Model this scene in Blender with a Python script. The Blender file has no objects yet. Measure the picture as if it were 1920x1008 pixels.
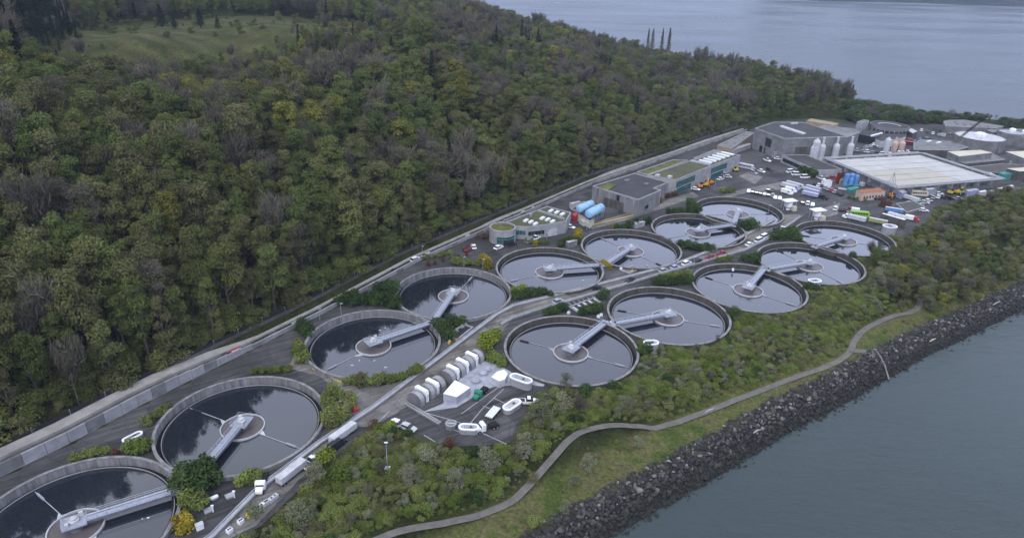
import bpy, bmesh, math, random
import numpy as np
from mathutils import Vector, Matrix
from mathutils.geometry import delaunay_2d_cdt

SC = bpy.context.scene
COL = SC.collection
R = math.radians
random.seed(7)
RNG = np.random.default_rng(11)

# ------------------------------------------------------------ camera
FOC, PITCH, ROLL, CAMZ = 1303.69, R(24.8273), R(1.8020), 120.19
_f = np.array([0, math.cos(PITCH), -math.sin(PITCH)])
_r0 = np.array([1.0, 0, 0]); _u0 = np.cross(_r0, _f)
_r = math.cos(ROLL)*_r0 + math.sin(ROLL)*_u0
_u = -math.sin(ROLL)*_r0 + math.cos(ROLL)*_u0
cam = bpy.data.cameras.new('camera')
cam.sensor_width = 36.0; cam.lens = FOC/1920*36; cam.clip_start = 1; cam.clip_end = 60000
co = bpy.data.objects.new('camera', cam); COL.objects.link(co)
co.matrix_world = Matrix(((_r[0], _u[0], -_f[0], 0), (_r[1], _u[1], -_f[1], 0), (_r[2], _u[2], -_f[2], CAMZ), (0, 0, 0, 1)))
SC.camera = co

# ------------------------------------------------------------ sky, sun, exposure
SUN_EL, SUN_AZ = R(48), R(200)
w = bpy.data.worlds.new('World'); SC.world = w; w.use_nodes = True
nt = w.node_tree; nt.nodes.clear()
wo = nt.nodes.new('ShaderNodeOutputWorld'); bg = nt.nodes.new('ShaderNodeBackground')
sk = nt.nodes.new('ShaderNodeTexSky'); sk.sky_type = 'NISHITA'; sk.sun_disc = False
sk.sun_elevation = SUN_EL; sk.sun_rotation = SUN_AZ; sk.air_density = 1.0; sk.dust_density = 2.0
tc = nt.nodes.new('ShaderNodeTexCoord')
mp = nt.nodes.new('ShaderNodeMapping'); mp.inputs['Scale'].default_value = (1.3, 1.3, 4.0)
nz = nt.nodes.new('ShaderNodeTexNoise'); nz.inputs['Scale'].default_value = 2.2; nz.inputs['Detail'].default_value = 5
cr = nt.nodes.new('ShaderNodeValToRGB')
cr.color_ramp.elements[0].position = .3; cr.color_ramp.elements[0].color = (6.2, 6.8, 8.7, 1)
cr.color_ramp.elements[1].position = .75; cr.color_ramp.elements[1].color = (8.3, 9.0, 10.9, 1)
mx = nt.nodes.new('ShaderNodeMix'); mx.data_type = 'RGBA'; mx.inputs[0].default_value = .86
nt.links.new(tc.outputs['Generated'], mp.inputs[0]); nt.links.new(mp.outputs[0], nz.inputs['Vector'])
nt.links.new(nz.outputs[0], cr.inputs[0]); nt.links.new(sk.outputs[0], mx.inputs[6]); nt.links.new(cr.outputs[0], mx.inputs[7])
sx = nt.nodes.new('ShaderNodeSeparateXYZ'); nt.links.new(tc.outputs['Generated'], sx.inputs[0])   # overcast sky: dimmer low down than overhead
el = nt.nodes.new('ShaderNodeValToRGB'); el.color_ramp.interpolation = 'EASE'; ee = el.color_ramp.elements
ee[0].position = .06; ee[0].color = (.30,)*3+(1,); ee[1].position = 1; ee[1].color = (.66,)*3+(1,)
for p_, v_ in ((.20, .42), (.33, .88), (.5, .80), (.7, .62)): q_ = ee.new(p_); q_.color = (v_,)*3+(1,)
nt.links.new(sx.outputs['Z'], el.inputs[0])
sv = nt.nodes.new('ShaderNodeVectorMath'); sv.operation = 'SCALE'; s0 = nt.nodes.new('ShaderNodeVectorMath'); s0.operation = 'SCALE'; s0.inputs['Scale'].default_value = 1.72; nt.links.new(mx.outputs[2], s0.inputs[0]); nt.links.new(s0.outputs[0], sv.inputs[0]); nt.links.new(el.outputs[0], sv.inputs['Scale'])
tb = nt.nodes.new('ShaderNodeMapRange'); tb.data_type = 'FLOAT_VECTOR'   # low sky bluer than the zenith
tb.inputs[7].default_value = (.15,)*3; tb.inputs[8].default_value = (.75,)*3; tb.inputs[9].default_value = (.93, .97, 1.15); tb.inputs[10].default_value = (1.04, 1.0, .92)
nt.links.new(sx.outputs['Z'], tb.inputs[6]); tm = nt.nodes.new('ShaderNodeVectorMath'); tm.operation = 'MULTIPLY'
nt.links.new(sv.outputs[0], tm.inputs[0]); nt.links.new(tb.outputs[1], tm.inputs[1]); nt.links.new(tm.outputs[0], bg.inputs[0]); bg.inputs[1].default_value = .118
nt.links.new(bg.outputs[0], wo.inputs[0])
sl = bpy.data.lights.new('sun', 'SUN'); sl.energy = 1.1; sl.angle = R(14); sl.color = (1, .96, .9)
so = bpy.data.objects.new('sun', sl); COL.objects.link(so)
so.rotation_euler = (R(90)-SUN_EL, 0, R(180)-SUN_AZ)
SC.view_settings.view_transform = 'Standard'; SC.view_settings.look = 'None'
SC.view_settings.exposure = 0.38; SC.view_settings.gamma = 1; SC.view_settings.use_curve_mapping = False
HAZE = True
SC.render.engine = 'CYCLES'
SC.cycles.max_bounces = 5; SC.cycles.diffuse_bounces = 2; SC.cycles.glossy_bounces = 2
SC.cycles.transmission_bounces = 2; SC.cycles.volume_bounces = 0; SC.cycles.transparent_max_bounces = 4

# ------------------------------------------------------------ helpers
GZ = -1.2                       # level of the plant's paving; the tank rims are z = 0
SEA = -8.0
def G(px, py, z=GZ):
    """point of the place seen at pixel (px,py) of the 1920 px wide photograph, at height z"""
    d = (px-960)/FOC*_r - (py-504)/FOC*_u + _f
    t = (z-CAMZ)/d[2]
    return Vector((d[0]*t, d[1]*t, z))
def PX(p):
    q = np.array(p) - np.array([0, 0, CAMZ]); zc = q@_f
    return 960+FOC*(q@_r)/zc, 504-FOC*(q@_u)/zc

def mat(name, c, rough=.8, var=.25, sc=.35, spec=.3, metal=0, bump=0, bsc=8, c2=None, streak=None, worn=0):
    m = bpy.data.materials.new(name); m.use_nodes = True
    n = m.node_tree; b = n.nodes['Principled BSDF']
    b.inputs['Roughness'].default_value = rough; b.inputs['Specular IOR Level'].default_value = spec
    b.inputs['Metallic'].default_value = metal
    g = n.nodes.new('ShaderNodeNewGeometry')
    vec = g.outputs['Position']
    if streak:
        mp = n.nodes.new('ShaderNodeMapping'); mp.inputs['Scale'].default_value = streak[:3]
        if len(streak) > 3: mp.inputs['Rotation'].default_value = (0, 0, streak[3])
        n.links.new(vec, mp.inputs[0]); vec = mp.outputs[0]
    t = n.nodes.new('ShaderNodeTexNoise'); t.inputs['Scale'].default_value = sc; t.inputs['Detail'].default_value = 7
    t.inputs['Roughness'].default_value = .65
    n.links.new(vec, t.inputs['Vector'])
    r = n.nodes.new('ShaderNodeValToRGB')
    r.color_ramp.elements[0].position = .33; r.color_ramp.elements[1].position = .68
    a = [x*(1-var) for x in c] if c2 is None else c2
    r.color_ramp.elements[0].color = (*a, 1); r.color_ramp.elements[1].color = (*[min(1, x*(1+var*.7)) for x in c], 1)
    n.links.new(t.outputs[0], r.inputs[0]); n.links.new(r.outputs[0], b.inputs['Base Color'])
    if worn:      # resurfaced patches, wheel tracks along the site axis and fine cracks
        m3 = n.nodes.new('ShaderNodeMapping'); m3.inputs['Rotation'].default_value = (0, 0, R(-34)); n.links.new(g.outputs['Position'], m3.inputs[0])
        vo = n.nodes.new('ShaderNodeTexVoronoi'); vo.distance = 'CHEBYCHEV'; vo.inputs['Scale'].default_value = .075; n.links.new(m3.outputs[0], vo.inputs['Vector'])
        m4 = n.nodes.new('ShaderNodeMapping'); m4.inputs['Scale'].default_value = (.04, .9, 1); n.links.new(m3.outputs[0], m4.inputs[0])
        t5 = n.nodes.new('ShaderNodeTexNoise'); t5.inputs['Scale'].default_value = 1; t5.inputs['Detail'].default_value = 5; n.links.new(m4.outputs[0], t5.inputs['Vector'])
        sp_ = n.nodes.new('ShaderNodeSeparateColor'); n.links.new(vo.outputs['Color'], sp_.inputs[0])
        q1 = n.nodes.new('ShaderNodeMapRange'); q1.inputs[3].default_value = 1-worn; q1.inputs[4].default_value = 1+worn; n.links.new(sp_.outputs[0], q1.inputs[0])
        q2 = n.nodes.new('ShaderNodeMapRange'); q2.inputs[1].default_value = .35; q2.inputs[2].default_value = .65; q2.inputs[3].default_value = 1-worn*1.2; q2.inputs[4].default_value = 1+worn*1.2; n.links.new(t5.outputs[0], q2.inputs[0])
        ve = n.nodes.new('ShaderNodeTexVoronoi'); ve.feature = 'DISTANCE_TO_EDGE'; ve.inputs['Scale'].default_value = .16; n.links.new(m3.outputs[0], ve.inputs['Vector'])
        q3 = n.nodes.new('ShaderNodeMapRange'); q3.inputs[2].default_value = .02; q3.inputs[3].default_value = .55; n.links.new(ve.outputs[0], q3.inputs[0])
        k1 = n.nodes.new('ShaderNodeMath'); k1.operation = 'MULTIPLY'; n.links.new(q1.outputs[0], k1.inputs[0]); n.links.new(q2.outputs[0], k1.inputs[1])
        k2 = n.nodes.new('ShaderNodeMath'); k2.operation = 'MULTIPLY'; n.links.new(k1.outputs[0], k2.inputs[0]); n.links.new(q3.outputs[0], k2.inputs[1])
        vm = n.nodes.new('ShaderNodeVectorMath'); vm.operation = 'SCALE'; n.links.new(r.outputs[0], vm.inputs[0]); n.links.new(k2.outputs[0], vm.inputs['Scale']); n.links.new(vm.outputs[0], b.inputs['Base Color'])
    if bump:
        t2 = n.nodes.new('ShaderNodeTexNoise'); t2.inputs['Scale'].default_value = bsc; t2.inputs['Detail'].default_value = 4
        n.links.new(g.outputs['Position'], t2.inputs['Vector'])
        bp = n.nodes.new('ShaderNodeBump'); bp.inputs['Strength'].default_value = bump; bp.inputs['Distance'].default_value = .15
        n.links.new(t2.outputs[0], bp.inputs['Height']); n.links.new(bp.outputs[0], b.inputs['Normal'])
    return m

class MB:
    """collects shapes and links them as one mesh object"""
    def __init__(s): s.v = []; s.f = []; s.mi = []; s.cur = 0
    def add(s, vs, fs):
        o = len(s.v); s.v += [tuple(v) for v in vs]
        for f in fs: s.f.append([i+o for i in f]); s.mi.append(s.cur)
        return s
    def box(s, c, d, rz=0, taper=1.0):
        x, y, z = d[0]/2, d[1]/2, d[2]; cr_, sr = math.cos(rz), math.sin(rz); vs = []
        for zz, k in ((0, 1), (z, taper)):
            for a, b in ((-x, -y), (x, -y), (x, y), (-x, y)):
                a *= k; b *= k
                vs.append((c[0]+a*cr_-b*sr, c[1]+a*sr+b*cr_, c[2]+zz))
        return s.add(vs, [(3, 2, 1, 0), (4, 5, 6, 7), (0, 1, 5, 4), (1, 2, 6, 5), (2, 3, 7, 6), (3, 0, 4, 7)])
    def prism(s, poly, z0, z1, cap=True):
        n = len(poly)
        ar = sum(poly[i][0]*poly[(i+1) % n][1]-poly[(i+1) % n][0]*poly[i][1] for i in range(n))
        if ar < 0: poly = poly[::-1]
        vs = [(p[0], p[1], z0) for p in poly]+[(p[0], p[1], z1) for p in poly]
        fs = [(i, (i+1) % n, n+(i+1) % n, n+i) for i in range(n)]
        if cap: fs += [tuple(range(n-1, -1, -1)), tuple(range(n, 2*n))]
        return s.add(vs, fs)
    def ring(s, c, r0, r1, z0, z1, a0=0, a1=2*math.pi, n=72):
        full = abs(a1-a0-2*math.pi) < 1e-6; m = n if full else n+1; vs = []
        for i in range(m):
            a = a0+(a1-a0)*i/n; ca, sa = math.cos(a), math.sin(a)
            for r, z in ((r0, z0), (r1, z0), (r1, z1), (r0, z1)): vs.append((c[0]+ca*r, c[1]+sa*r, z))
        fs = []
        for i in range(n):
            j = (i+1) % m
            for k in range(4): fs.append((4*i+k, 4*i+(k+1) % 4, 4*j+(k+1) % 4, 4*j+k)[::-1])
        if not full: fs += [(0, 1, 2, 3), (4*n+3, 4*n+2, 4*n+1, 4*n)]
        return s.add(vs, fs)
    def lathe(s, c, prof, n=20):
        vs = []; m = len(prof)
        for i in range(n):
            a = 2*math.pi*i/n
            for r, z in prof: vs.append((c[0]+math.cos(a)*r, c[1]+math.sin(a)*r, c[2]+z))
        fs = [(i*m+k, ((i+1) % n)*m+k, ((i+1) % n)*m+k+1, i*m+k+1) for i in range(n) for k in range(m-1)]
        fs += [tuple(i*m+m-1 for i in range(n))]
        return s.add(vs, fs)
    def disc(s, c, r, z, n=64):
        return s.add([(c[0]+math.cos(2*math.pi*i/n)*r, c[1]+math.sin(2*math.pi*i/n)*r, z) for i in range(n)], [tuple(range(n))])
    def tube(s, pts, r, n=8):
        pts = [Vector(p) for p in pts]; vs = []
        rr = r if isinstance(r, (list, tuple)) else [r]*len(pts)
        for i, p in enumerate(pts):
            d = (pts[min(i+1, len(pts)-1)]-pts[max(i-1, 0)]).normalized()
            up = Vector((0, 0, 1)) if abs(d.z) < .9 else Vector((1, 0, 0))
            a = d.cross(up).normalized(); b = a.cross(d).normalized()
            for k in range(n):
                t = 2*math.pi*k/n; vs.append(p+a*math.cos(t)*rr[i]+b*math.sin(t)*rr[i])
        fs = [(i*n+k, i*n+(k+1) % n, (i+1)*n+(k+1) % n, (i+1)*n+k) for i in range(len(pts)-1) for k in range(n)]
        fs += [tuple(range(n-1, -1, -1)), tuple((len(pts)-1)*n+k for k in range(n))]
        return s.add(vs, fs)
    def bar(s, a, b, wd, h):
        """box running from a to b (bottom centre), wd wide, h tall"""
        a = Vector(a); b = Vector(b); d = (b-a); d.z = 0; d.normalize(); nrm = Vector((-d.y, d.x, 0))*wd/2
        vs = [a-nrm, b-nrm, b+nrm, a+nrm]; vs += [v+Vector((0, 0, h)) for v in vs]
        return s.add(vs, [(3, 2, 1, 0), (4, 5, 6, 7), (0, 1, 5, 4), (1, 2, 6, 5), (2, 3, 7, 6), (3, 0, 4, 7)])
    def ribbon_wall(s, pts, wd, z0, z1):
        """mitred wall along a polyline"""
        L, Rr = offs(pts, wd/2), offs(pts, -wd/2); n = len(pts); vs = []
        for l, r in zip(L, Rr): vs += [(l[0], l[1], z0), (r[0], r[1], z0), (r[0], r[1], z1), (l[0], l[1], z1)]
        fs = [(4*i+k, 4*i+(k+1) % 4, 4*i+4+(k+1) % 4, 4*i+4+k) for i in range(n-1) for k in range(4)]
        fs += [(0, 3, 2, 1), (4*n-4, 4*n-3, 4*n-2, 4*n-1)]
        return s.add(vs, fs)
    def mesh(s, name, mats):
        me = bpy.data.meshes.new(name); me.from_pydata(s.v, [], s.f)
        for m in (mats if isinstance(mats, (list, tuple)) else [mats]): me.materials.append(m)
        if any(s.mi): me.polygons.foreach_set('material_index', s.mi)
        me.update(); return me
    def build(s, name, mats, parent=None, smooth=False):
        me = s.mesh(name, mats)
        if smooth: me.polygons.foreach_set('use_smooth', [True]*len(me.polygons))
        o = bpy.data.objects.new(name, me); COL.objects.link(o)
        if parent is not None: o.parent = parent
        return o

def offs(pts, d):
    out = []; n = len(pts)
    for i in range(n):
        p = Vector((pts[i][0], pts[i][1])); a = Vector(pts[max(i-1, 0)][:2]); b = Vector(pts[min(i+1, n-1)][:2])
        d1 = (p-a).normalized() if i else (b-p).normalized(); d2 = (b-p).normalized() if i < n-1 else d1
        t = (d1+d2).normalized(); nn = Vector((-t.y, t.x)); k = max(.5, nn.dot(Vector((-d1.y, d1.x))))
        out.append(p+nn*d/k)
    return out
def tag(o, label=None, cat=None, group=None, kind=None):
    if label: o['label'] = label
    if cat: o['category'] = cat
    if group: o['group'] = group
    if kind: o['kind'] = kind
    return o
def thing(name, label, cat, loc=(0, 0, 0), rz=0, group=None):
    o = bpy.data.objects.new(name, None); COL.objects.link(o); o.location = loc; o.rotation_euler = (0, 0, rz)
    o.empty_display_size = .5
    return tag(o, label, cat, group)
def link(name, me, parent=None, loc=None):
    o = bpy.data.objects.new(name, me); COL.objects.link(o)
    if parent is not None: o.parent = parent
    if loc is not None: o.location = loc
    return o
def copy_tree(o, parent=None):
    c = o.copy(); COL.objects.link(c); c.parent = parent
    for ch in list(o.children): copy_tree(ch, c)
    return c
def unlocal(o, P):
    return o

# distances
def seg_dist(X, Y, poly, closed=True):
    P = np.array(poly, float); n = len(P); best = np.full(X.shape, 1e9)
    for i in range(n if closed else n-1):
        a, b = P[i], P[(i+1) % n]; d = b-a; L = d@d
        t = np.clip(((X-a[0])*d[0]+(Y-a[1])*d[1])/L, 0, 1)
        best = np.minimum(best, np.hypot(X-a[0]-t*d[0], Y-a[1]-t*d[1]))
    return best
def inside(X, Y, poly):
    P = np.array(poly, float); n = len(P); c = np.zeros(X.shape, bool)
    for i in range(n):
        a, b = P[i], P[(i+1) % n]
        if a[1] == b[1]: continue
        k = ((a[1] > Y) != (b[1] > Y)) & (X < (b[0]-a[0])*(Y-a[1])/(b[1]-a[1])+a[0]); c ^= k
    return c
def sdist(X, Y, poly):
    d = seg_dist(X, Y, poly); return np.where(inside(X, Y, poly), d, -d)

# ------------------------------------------------------------ plan of the place
TANKS = {'T1': (-96.9, 117.1), 'T2': (-72.85, 154.7), 'T3': (-45.36, 199.1), 'T4': (-22.2, 237.4), 'T5': (15.6, 261.6),
         'T6': (52.86, 286.6), 'T7': (88.7, 311.5), 'T8': (116.0, 340.0), 'R1': (20.48, 199.0), 'R2': (57.8, 225.3),
         'R3': (94.8, 250.5), 'R4': (129.1, 276.7), 'R5': (157.0, 307.4)}
TR = 22.0
WALL = [(-175, 60), (-148, 98)] + [tuple(G(*p)[:2]) for p in ((0, 893), (130, 830), (260, 760), (450, 665), (600, 590), (780, 492), (905, 436), (1110, 346), (1250, 297), (1400, 246), (1440, 228), (1520, 222))]
ROCKTOP = [tuple(G(x, y, -3.5)[:2]) for x, y in ((990, 1005), (1080, 952), (1180, 897), (1270, 852), (1370, 798), (1450, 752), (1530, 716), (1620, 668), (1700, 626), (1780, 592), (1850, 560), (1920, 530))]
LAND = [(-900, -300), (-300, -120), (-120, 25), (-50, 78)] + ROCKTOP + [(320, 335), (430, 420), (560, 520),
        (640, 600), (440, 606), (343, 615), (308, 642), (291, 688), (240, 740), (150, 790), (50, 830), (-60, 880), (-300, 930), (-900, 930)]
GROUNDP = [(-175, 60)] + WALL[1:] + [tuple(G(*p)[:2]) for p in ((1620, 226), (1760, 228), (1990, 245))] + [(500, 470), (400, 430)] + \
          [tuple(G(*p)[:2]) for p in ((1990, 360), (1900, 362), (1760, 395), (1740, 440))] + [(191, 300), (172, 278), (150, 254), (116, 229.5), (81, 204), (58, 186), (42, 176), (24, 164), (2, 152), (-22, 148), (-50, 133), (-70, 105), (-88, 82), (-120, 55)]
hillpoly = [(-900, -300)] + [(-260, -60)] + WALL + [tuple(G(1600, 215, -2)[:2]), (330, 640), (300, 700), (150, 900), (-900, 900)]

# hill control points: pixel, canopy height above the rims
_cp = [(0, 200, 64, 17), (0, 90, 78, 17), (860, 28, 66, 14), (940, 60, 56, 14), (1000, 88, 50, 15), (1100, 120, 40, 15), (1200, 135, 31, 16), (1300, 160, 22, 17),
       (200, 150, 63, 17), (120, 240, 60, 18), (400, 190, 54, 18), (700, 150, 58, 17), (900, 130, 50, 17), (760, 60, 68, 15), (1000, 200, 38, 18), (1200, 200, 27, 18), (1320, 215, 18, 17),
       (820, 290, 38, 19), (500, 350, 47, 20), (250, 400, 50, 20), (30, 450, 47, 20), (200, 600, 31, 22), (400, 550, 27, 22), (650, 420, 29, 21), (900, 350, 23, 20), (60, 700, 28, 22),
       (1100, 290, 20, 18), (1420, 165, 19, 19), (1500, 178, 17, 19), (600, 250, 53, 19), (1080, 250, 27, 18),
       (400, 104, 62, 19), (230, 122, 62, 19), (600, 104, 64, 19), (790, 88, 66, 17),
       (400, 84, 63, 0), (250, 100, 63, 0), (600, 84, 65, 0), (400, 50, 65, 0), (600, 50, 67, 0), (230, 62, 65, 0), (760, 72, 67, 0)]
pts = []
for px, py, zc, th in _cp:
    g = G(px, py, zc); pts.append((g.x, g.y, zc-th))
MEADOW = [tuple(G(x, y, 64)[:2]) for x, y in ((130, 70), (250, 40), (420, 30), (640, 38), (800, 58), (780, 76), (600, 86), (400, 88), (250, 108), (140, 115))]
for a in offs(WALL[1:], 9): pts.append((a.x, a.y, 2.6))
pts += [(-330, 180, 44), (-420, 350, 66), (-260, 60, 26), (-215, 60, 10), (-400, 600, 66), (-200, 760, 62), (-60, 700, 54), (40, 720, 30), (-350, 0, 40)]
pts = np.array(pts)
def tps(r): return np.where(r > 0, r*r*np.log(np.maximum(r, 1e-6)), 0)
_S = 100.0
_P = pts[:, :2]/_S; _n = len(pts)
_K = tps(np.linalg.norm(_P[:, None]-_P[None], axis=2))+np.eye(_n)*.02
_A = np.block([[_K, np.c_[np.ones(_n), _P]], [np.c_[np.ones(_n), _P].T, np.zeros((3, 3))]])
_w = np.linalg.solve(_A, np.r_[pts[:, 2], 0, 0, 0])
def hill(X, Y):
    x, y = X.ravel()/_S, Y.ravel()/_S
    k = tps(np.hypot(x[:, None]-_P[:, 0], y[:, None]-_P[:, 1]))
    return (k@_w[:_n]+_w[_n]+x*_w[_n+1]+y*_w[_n+2]).reshape(X.shape)
def vnoise(X, Y, s, seed=0):
    """cheap smooth noise 0..1"""
    r = np.random.default_rng(seed); out = np.zeros(X.shape)
    for k in range(7):
        a = r.uniform(0, 2*math.pi); f_ = r.uniform(.6, 1.7)/s; ph = r.uniform(0, 6.28)
        out += np.sin((X*math.cos(a)+Y*math.sin(a))*f_*2*math.pi+ph+1.3*np.sin((X*math.sin(a)-Y*math.cos(a))*f_*3.1+ph))
    return np.clip(.5+out/9, 0, 1)
def height(X, Y, holes=False):
    X = np.asarray(X, float); Y = np.asarray(Y, float)
    h = np.full(X.shape, GZ-.06)
    dh = sdist(X, Y, hillpoly)
    hz = np.clip(hill(X, Y), -1.2, 75)+ (vnoise(X, Y, 60, 3)-.5)*5*np.clip(dh/60, 0, 1)
    hz = np.minimum(hz, 1.8+.55*np.maximum(dh-8, 0))
    t = np.clip(dh/8, 0, 1)
    h = np.where(dh > 0, h*(1-t)+hz*t, h)
    sd = sdist(X, Y, LAND)
    prof = np.interp(sd, [-60, -8.9, 0, 3, 12, 19, 30, 60, 61], [-18, -8.2, -3.6, -3.5, -3.2, -1.26, -1.2, 40, 200])
    prof = prof+(vnoise(X, Y, 14, 5)-.5)*.8*np.clip((18-sd)/6, 0, 1)*(sd > 2)
    h = np.minimum(h, prof)
    if holes:
        gin = inside(X, Y, GROUNDP)
        h = np.where(gin & (seg_dist(X, Y, GROUNDP) > 7), -6, h)
        for c in TANKS.values(): h = np.where(np.hypot(X-c[0], Y-c[1]) < 24.2, -6, h)
    else:
        h = np.where(inside(X, Y, GROUNDP), GZ, h)
    return h
def HZ(x, y): return float(height(np.array([x]), np.array([y]))[0])
# ------------------------------------------------------------ materials
M = {}
M['conc'] = mat('concrete', (.175, .178, .185), .85, .35, .25, bump=.3, bsc=1.5)
M['conc_light'] = mat('pale_concrete', (.29, .295, .315), .8, .25, .3, bump=.2, bsc=1.5)
M['conc_wall'] = mat('streaked_concrete', (.20, .20, .21), .85, .5, .8, streak=(1, 1, .12), bump=.2, bsc=2)
M['conc_dark'] = mat('weathered_concrete', (.085, .082, .075), .9, .4, .4, streak=(1, 1, .3))
M['asphalt'] = mat('asphalt', (.060, .060, .063), .9, .42, .06, bump=.2, bsc=3, worn=.25)
M['asphalt_old'] = mat('worn_roadway', (.145, .137, .124), .9, .4, .12, bump=.2, bsc=3, worn=.28)
M['conc_pad'] = mat('concrete_paving', (.16, .155, .148), .9, .35, .15, bump=.2, bsc=3, worn=.2)
M['terrace'] = mat('terrace_paving', (.29, .285, .275), .9, .3, .2)
M['tank_wall'] = mat('algae_stained_concrete', (.075, .070, .062), .9, .45, .6, streak=(1, 1, .15))
M['coping'] = mat('coping_concrete', (.21, .212, .215), .85, .45, .5, bump=.2, bsc=2)
M['girder'] = mat('girder_steel', (.14, .15, .19), .6, .3, 1)
M['path'] = mat('path_gravel', (.13, .125, .115), .95, .25, .5)
M['white'] = mat('white_paint', (.74, .755, .79), .5, .1, .8)
M['offwhite'] = mat('offwhite_paint', (.46, .47, .50), .6, .2, .5)
M['membrane'] = mat('pale_deck', (.33, .345, .40), .7, .3, .35)
M['cream'] = mat('cream_panel', (.52, .50, .40), .7, .15, .2)
M['grey'] = mat('grey_metal', (.33, .35, .40), .5, .2, .8, metal=.2)
M['galv'] = mat('galvanised_steel', (.31, .34, .41), .55, .3, 1.2, metal=.1)
M['dark'] = mat('dark_paint', (.02, .021, .025), .5, .2, 1)
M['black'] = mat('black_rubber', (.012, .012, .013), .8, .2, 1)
M['roof_dark'] = mat('dark_roof', (.055, .056, .062), .9, .25, .12)
M['roof_moss'] = mat('mossy_roof', (.05, .05, .045), .95, .3, .1, c2=(.09, .10, .03))
M['moss'] = mat('roof_moss_patch', (.10, .11, .03), .95, .5, .3)
M['skylight'] = mat('skylight', (.70, .73, .78), .3, .1, 1)
M['glass'] = mat('teal_glass', (.03, .11, .11), .12, .4, .6, spec=.6)
M['win'] = mat('window_glass', (.02, .025, .03), .12, .3, .6, spec=.6)
M['tealp'] = mat('teal_paint', (.05, .22, .20), .5, .2, .6)
M['blue'] = mat('blue_paint', (.10, .24, .50), .5, .2, .6)
M['paleblue'] = mat('pale_blue_paint', (.28, .48, .68), .4, .15, .6)
M['lav'] = mat('lavender_paint', (.30, .33, .52), .5, .15, .6)
M['red'] = mat('red_paint', (.38, .03, .04), .4, .15, 1)
M['maroon'] = mat('maroon_paint', (.12, .012, .02), .45, .15, 1)
M['orange'] = mat('orange_paint', (.55, .20, .03), .5, .3, 2)
M['yellow'] = mat('yellow_paint', (.55, .42, .04), .5, .25, 2)
M['lime'] = mat('lime_green_paint', (.22, .42, .08), .5, .2, 1)
M['green'] = mat('green_paint', (.02, .20, .12), .4, .2, 1)
M['olive'] = mat('olive_paint', (.28, .30, .12), .6, .2, 1)
M['brick'] = mat('terracotta_roof', (.30, .12, .06), .8, .25, .5)
M['tan'] = mat('tan_wall', (.30, .24, .17), .9, .25, .3)
M['pink'] = mat('buff_wall', (.48, .38, .32), .8, .15, .5)
M['soil'] = mat('bed_soil', (.045, .04, .028), 1, .4, .5, c2=(.03, .045, .015))
M['scum'] = mat('feedwell_water', (.105, .093, .096), .35, .15, .5, spec=.4)
M['rail'] = mat('rail_steel', (.40, .43, .50), .5, .2, 1, metal=.2)

def water_mat(name, base, rough, bump, scale, streak=(1, 1, 1), c2=None, dist=.08, ior=1.4, sea=False):
    m = bpy.data.materials.new(name); m.use_nodes = True; n = m.node_tree; b = n.nodes['Principled BSDF']
    g = n.nodes.new('ShaderNodeNewGeometry'); mp_ = n.nodes.new('ShaderNodeMapping'); mp_.inputs['Scale'].default_value = streak
    mp_.inputs['Rotation'].default_value = (0, 0, R(12))
    n.links.new(g.outputs['Position'], mp_.inputs[0])
    t = n.nodes.new('ShaderNodeTexNoise'); t.inputs['Scale'].default_value = scale; t.inputs['Detail'].default_value = 6
    t.inputs['Roughness'].default_value = .6
    n.links.new(mp_.outputs[0], t.inputs['Vector'])
    bp = n.nodes.new('ShaderNodeBump'); bp.inputs['Strength'].default_value = bump; bp.inputs['Distance'].default_value = dist
    if sea:
        m2 = n.nodes.new('ShaderNodeMapping'); m2.inputs['Scale'].default_value = (.35, 1.0, 1); m2.inputs['Rotation'].default_value = (0, 0, R(-8)); n.links.new(g.outputs['Position'], m2.inputs[0])
        t3 = n.nodes.new('ShaderNodeTexNoise'); t3.inputs['Scale'].default_value = .045; t3.inputs['Detail'].default_value = 9; t3.inputs['Roughness'].default_value = .72; n.links.new(m2.outputs[0], t3.inputs['Vector'])
        b2 = n.nodes.new('ShaderNodeBump'); b2.inputs['Strength'].default_value = .5; b2.inputs['Distance'].default_value = 2.2; n.links.new(t3.outputs[0], b2.inputs['Height']); n.links.new(b2.outputs[0], bp.inputs['Normal'])
        t4 = n.nodes.new('ShaderNodeTexNoise'); t4.inputs['Scale'].default_value = .008; t4.inputs['Detail'].default_value = 6; n.links.new(m2.outputs[0], t4.inputs['Vector'])
        rr_ = n.nodes.new('ShaderNodeMapRange'); rr_.inputs[1].default_value = .35; rr_.inputs[2].default_value = .65; rr_.inputs[3].default_value = .08; rr_.inputs[4].default_value = .32; n.links.new(t4.outputs[0], rr_.inputs[0]); n.links.new(rr_.outputs[0], b.inputs['Roughness'])
    n.links.new(t.outputs[0], bp.inputs['Height']); n.links.new(bp.outputs[0], b.inputs['Normal'])
    t2 = n.nodes.new('ShaderNodeTexNoise'); t2.inputs['Scale'].default_value = .006; t2.inputs['Detail'].default_value = 6
    n.links.new(mp_.outputs[0], t2.inputs['Vector'])
    r = n.nodes.new('ShaderNodeValToRGB'); r.color_ramp.elements[0].position = .35; r.color_ramp.elements[1].position = .65
    r.color_ramp.elements[0].color = (*base, 1); r.color_ramp.elements[1].color = (*(c2 or base), 1)
    n.links.new(t2.outputs[0], r.inputs[0]); n.links.new(r.outputs[0], b.inputs['Base Color'])
    b.inputs['Roughness'].default_value = rough
    b.inputs['IOR'].default_value = ior
    return m
M['sea'] = water_mat('sea_water', (.027, .043, .045), .12, .45, .22, (1.0, .45, 1), (.037, .056, .057), dist=.4, ior=1.34, sea=True)
M['tank_water'] = water_mat('tank_water', (.011, .014, .021), .045, .05, .8, (1, 1, 1), (.016, .02, .029), dist=.02, ior=1.95)

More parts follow.
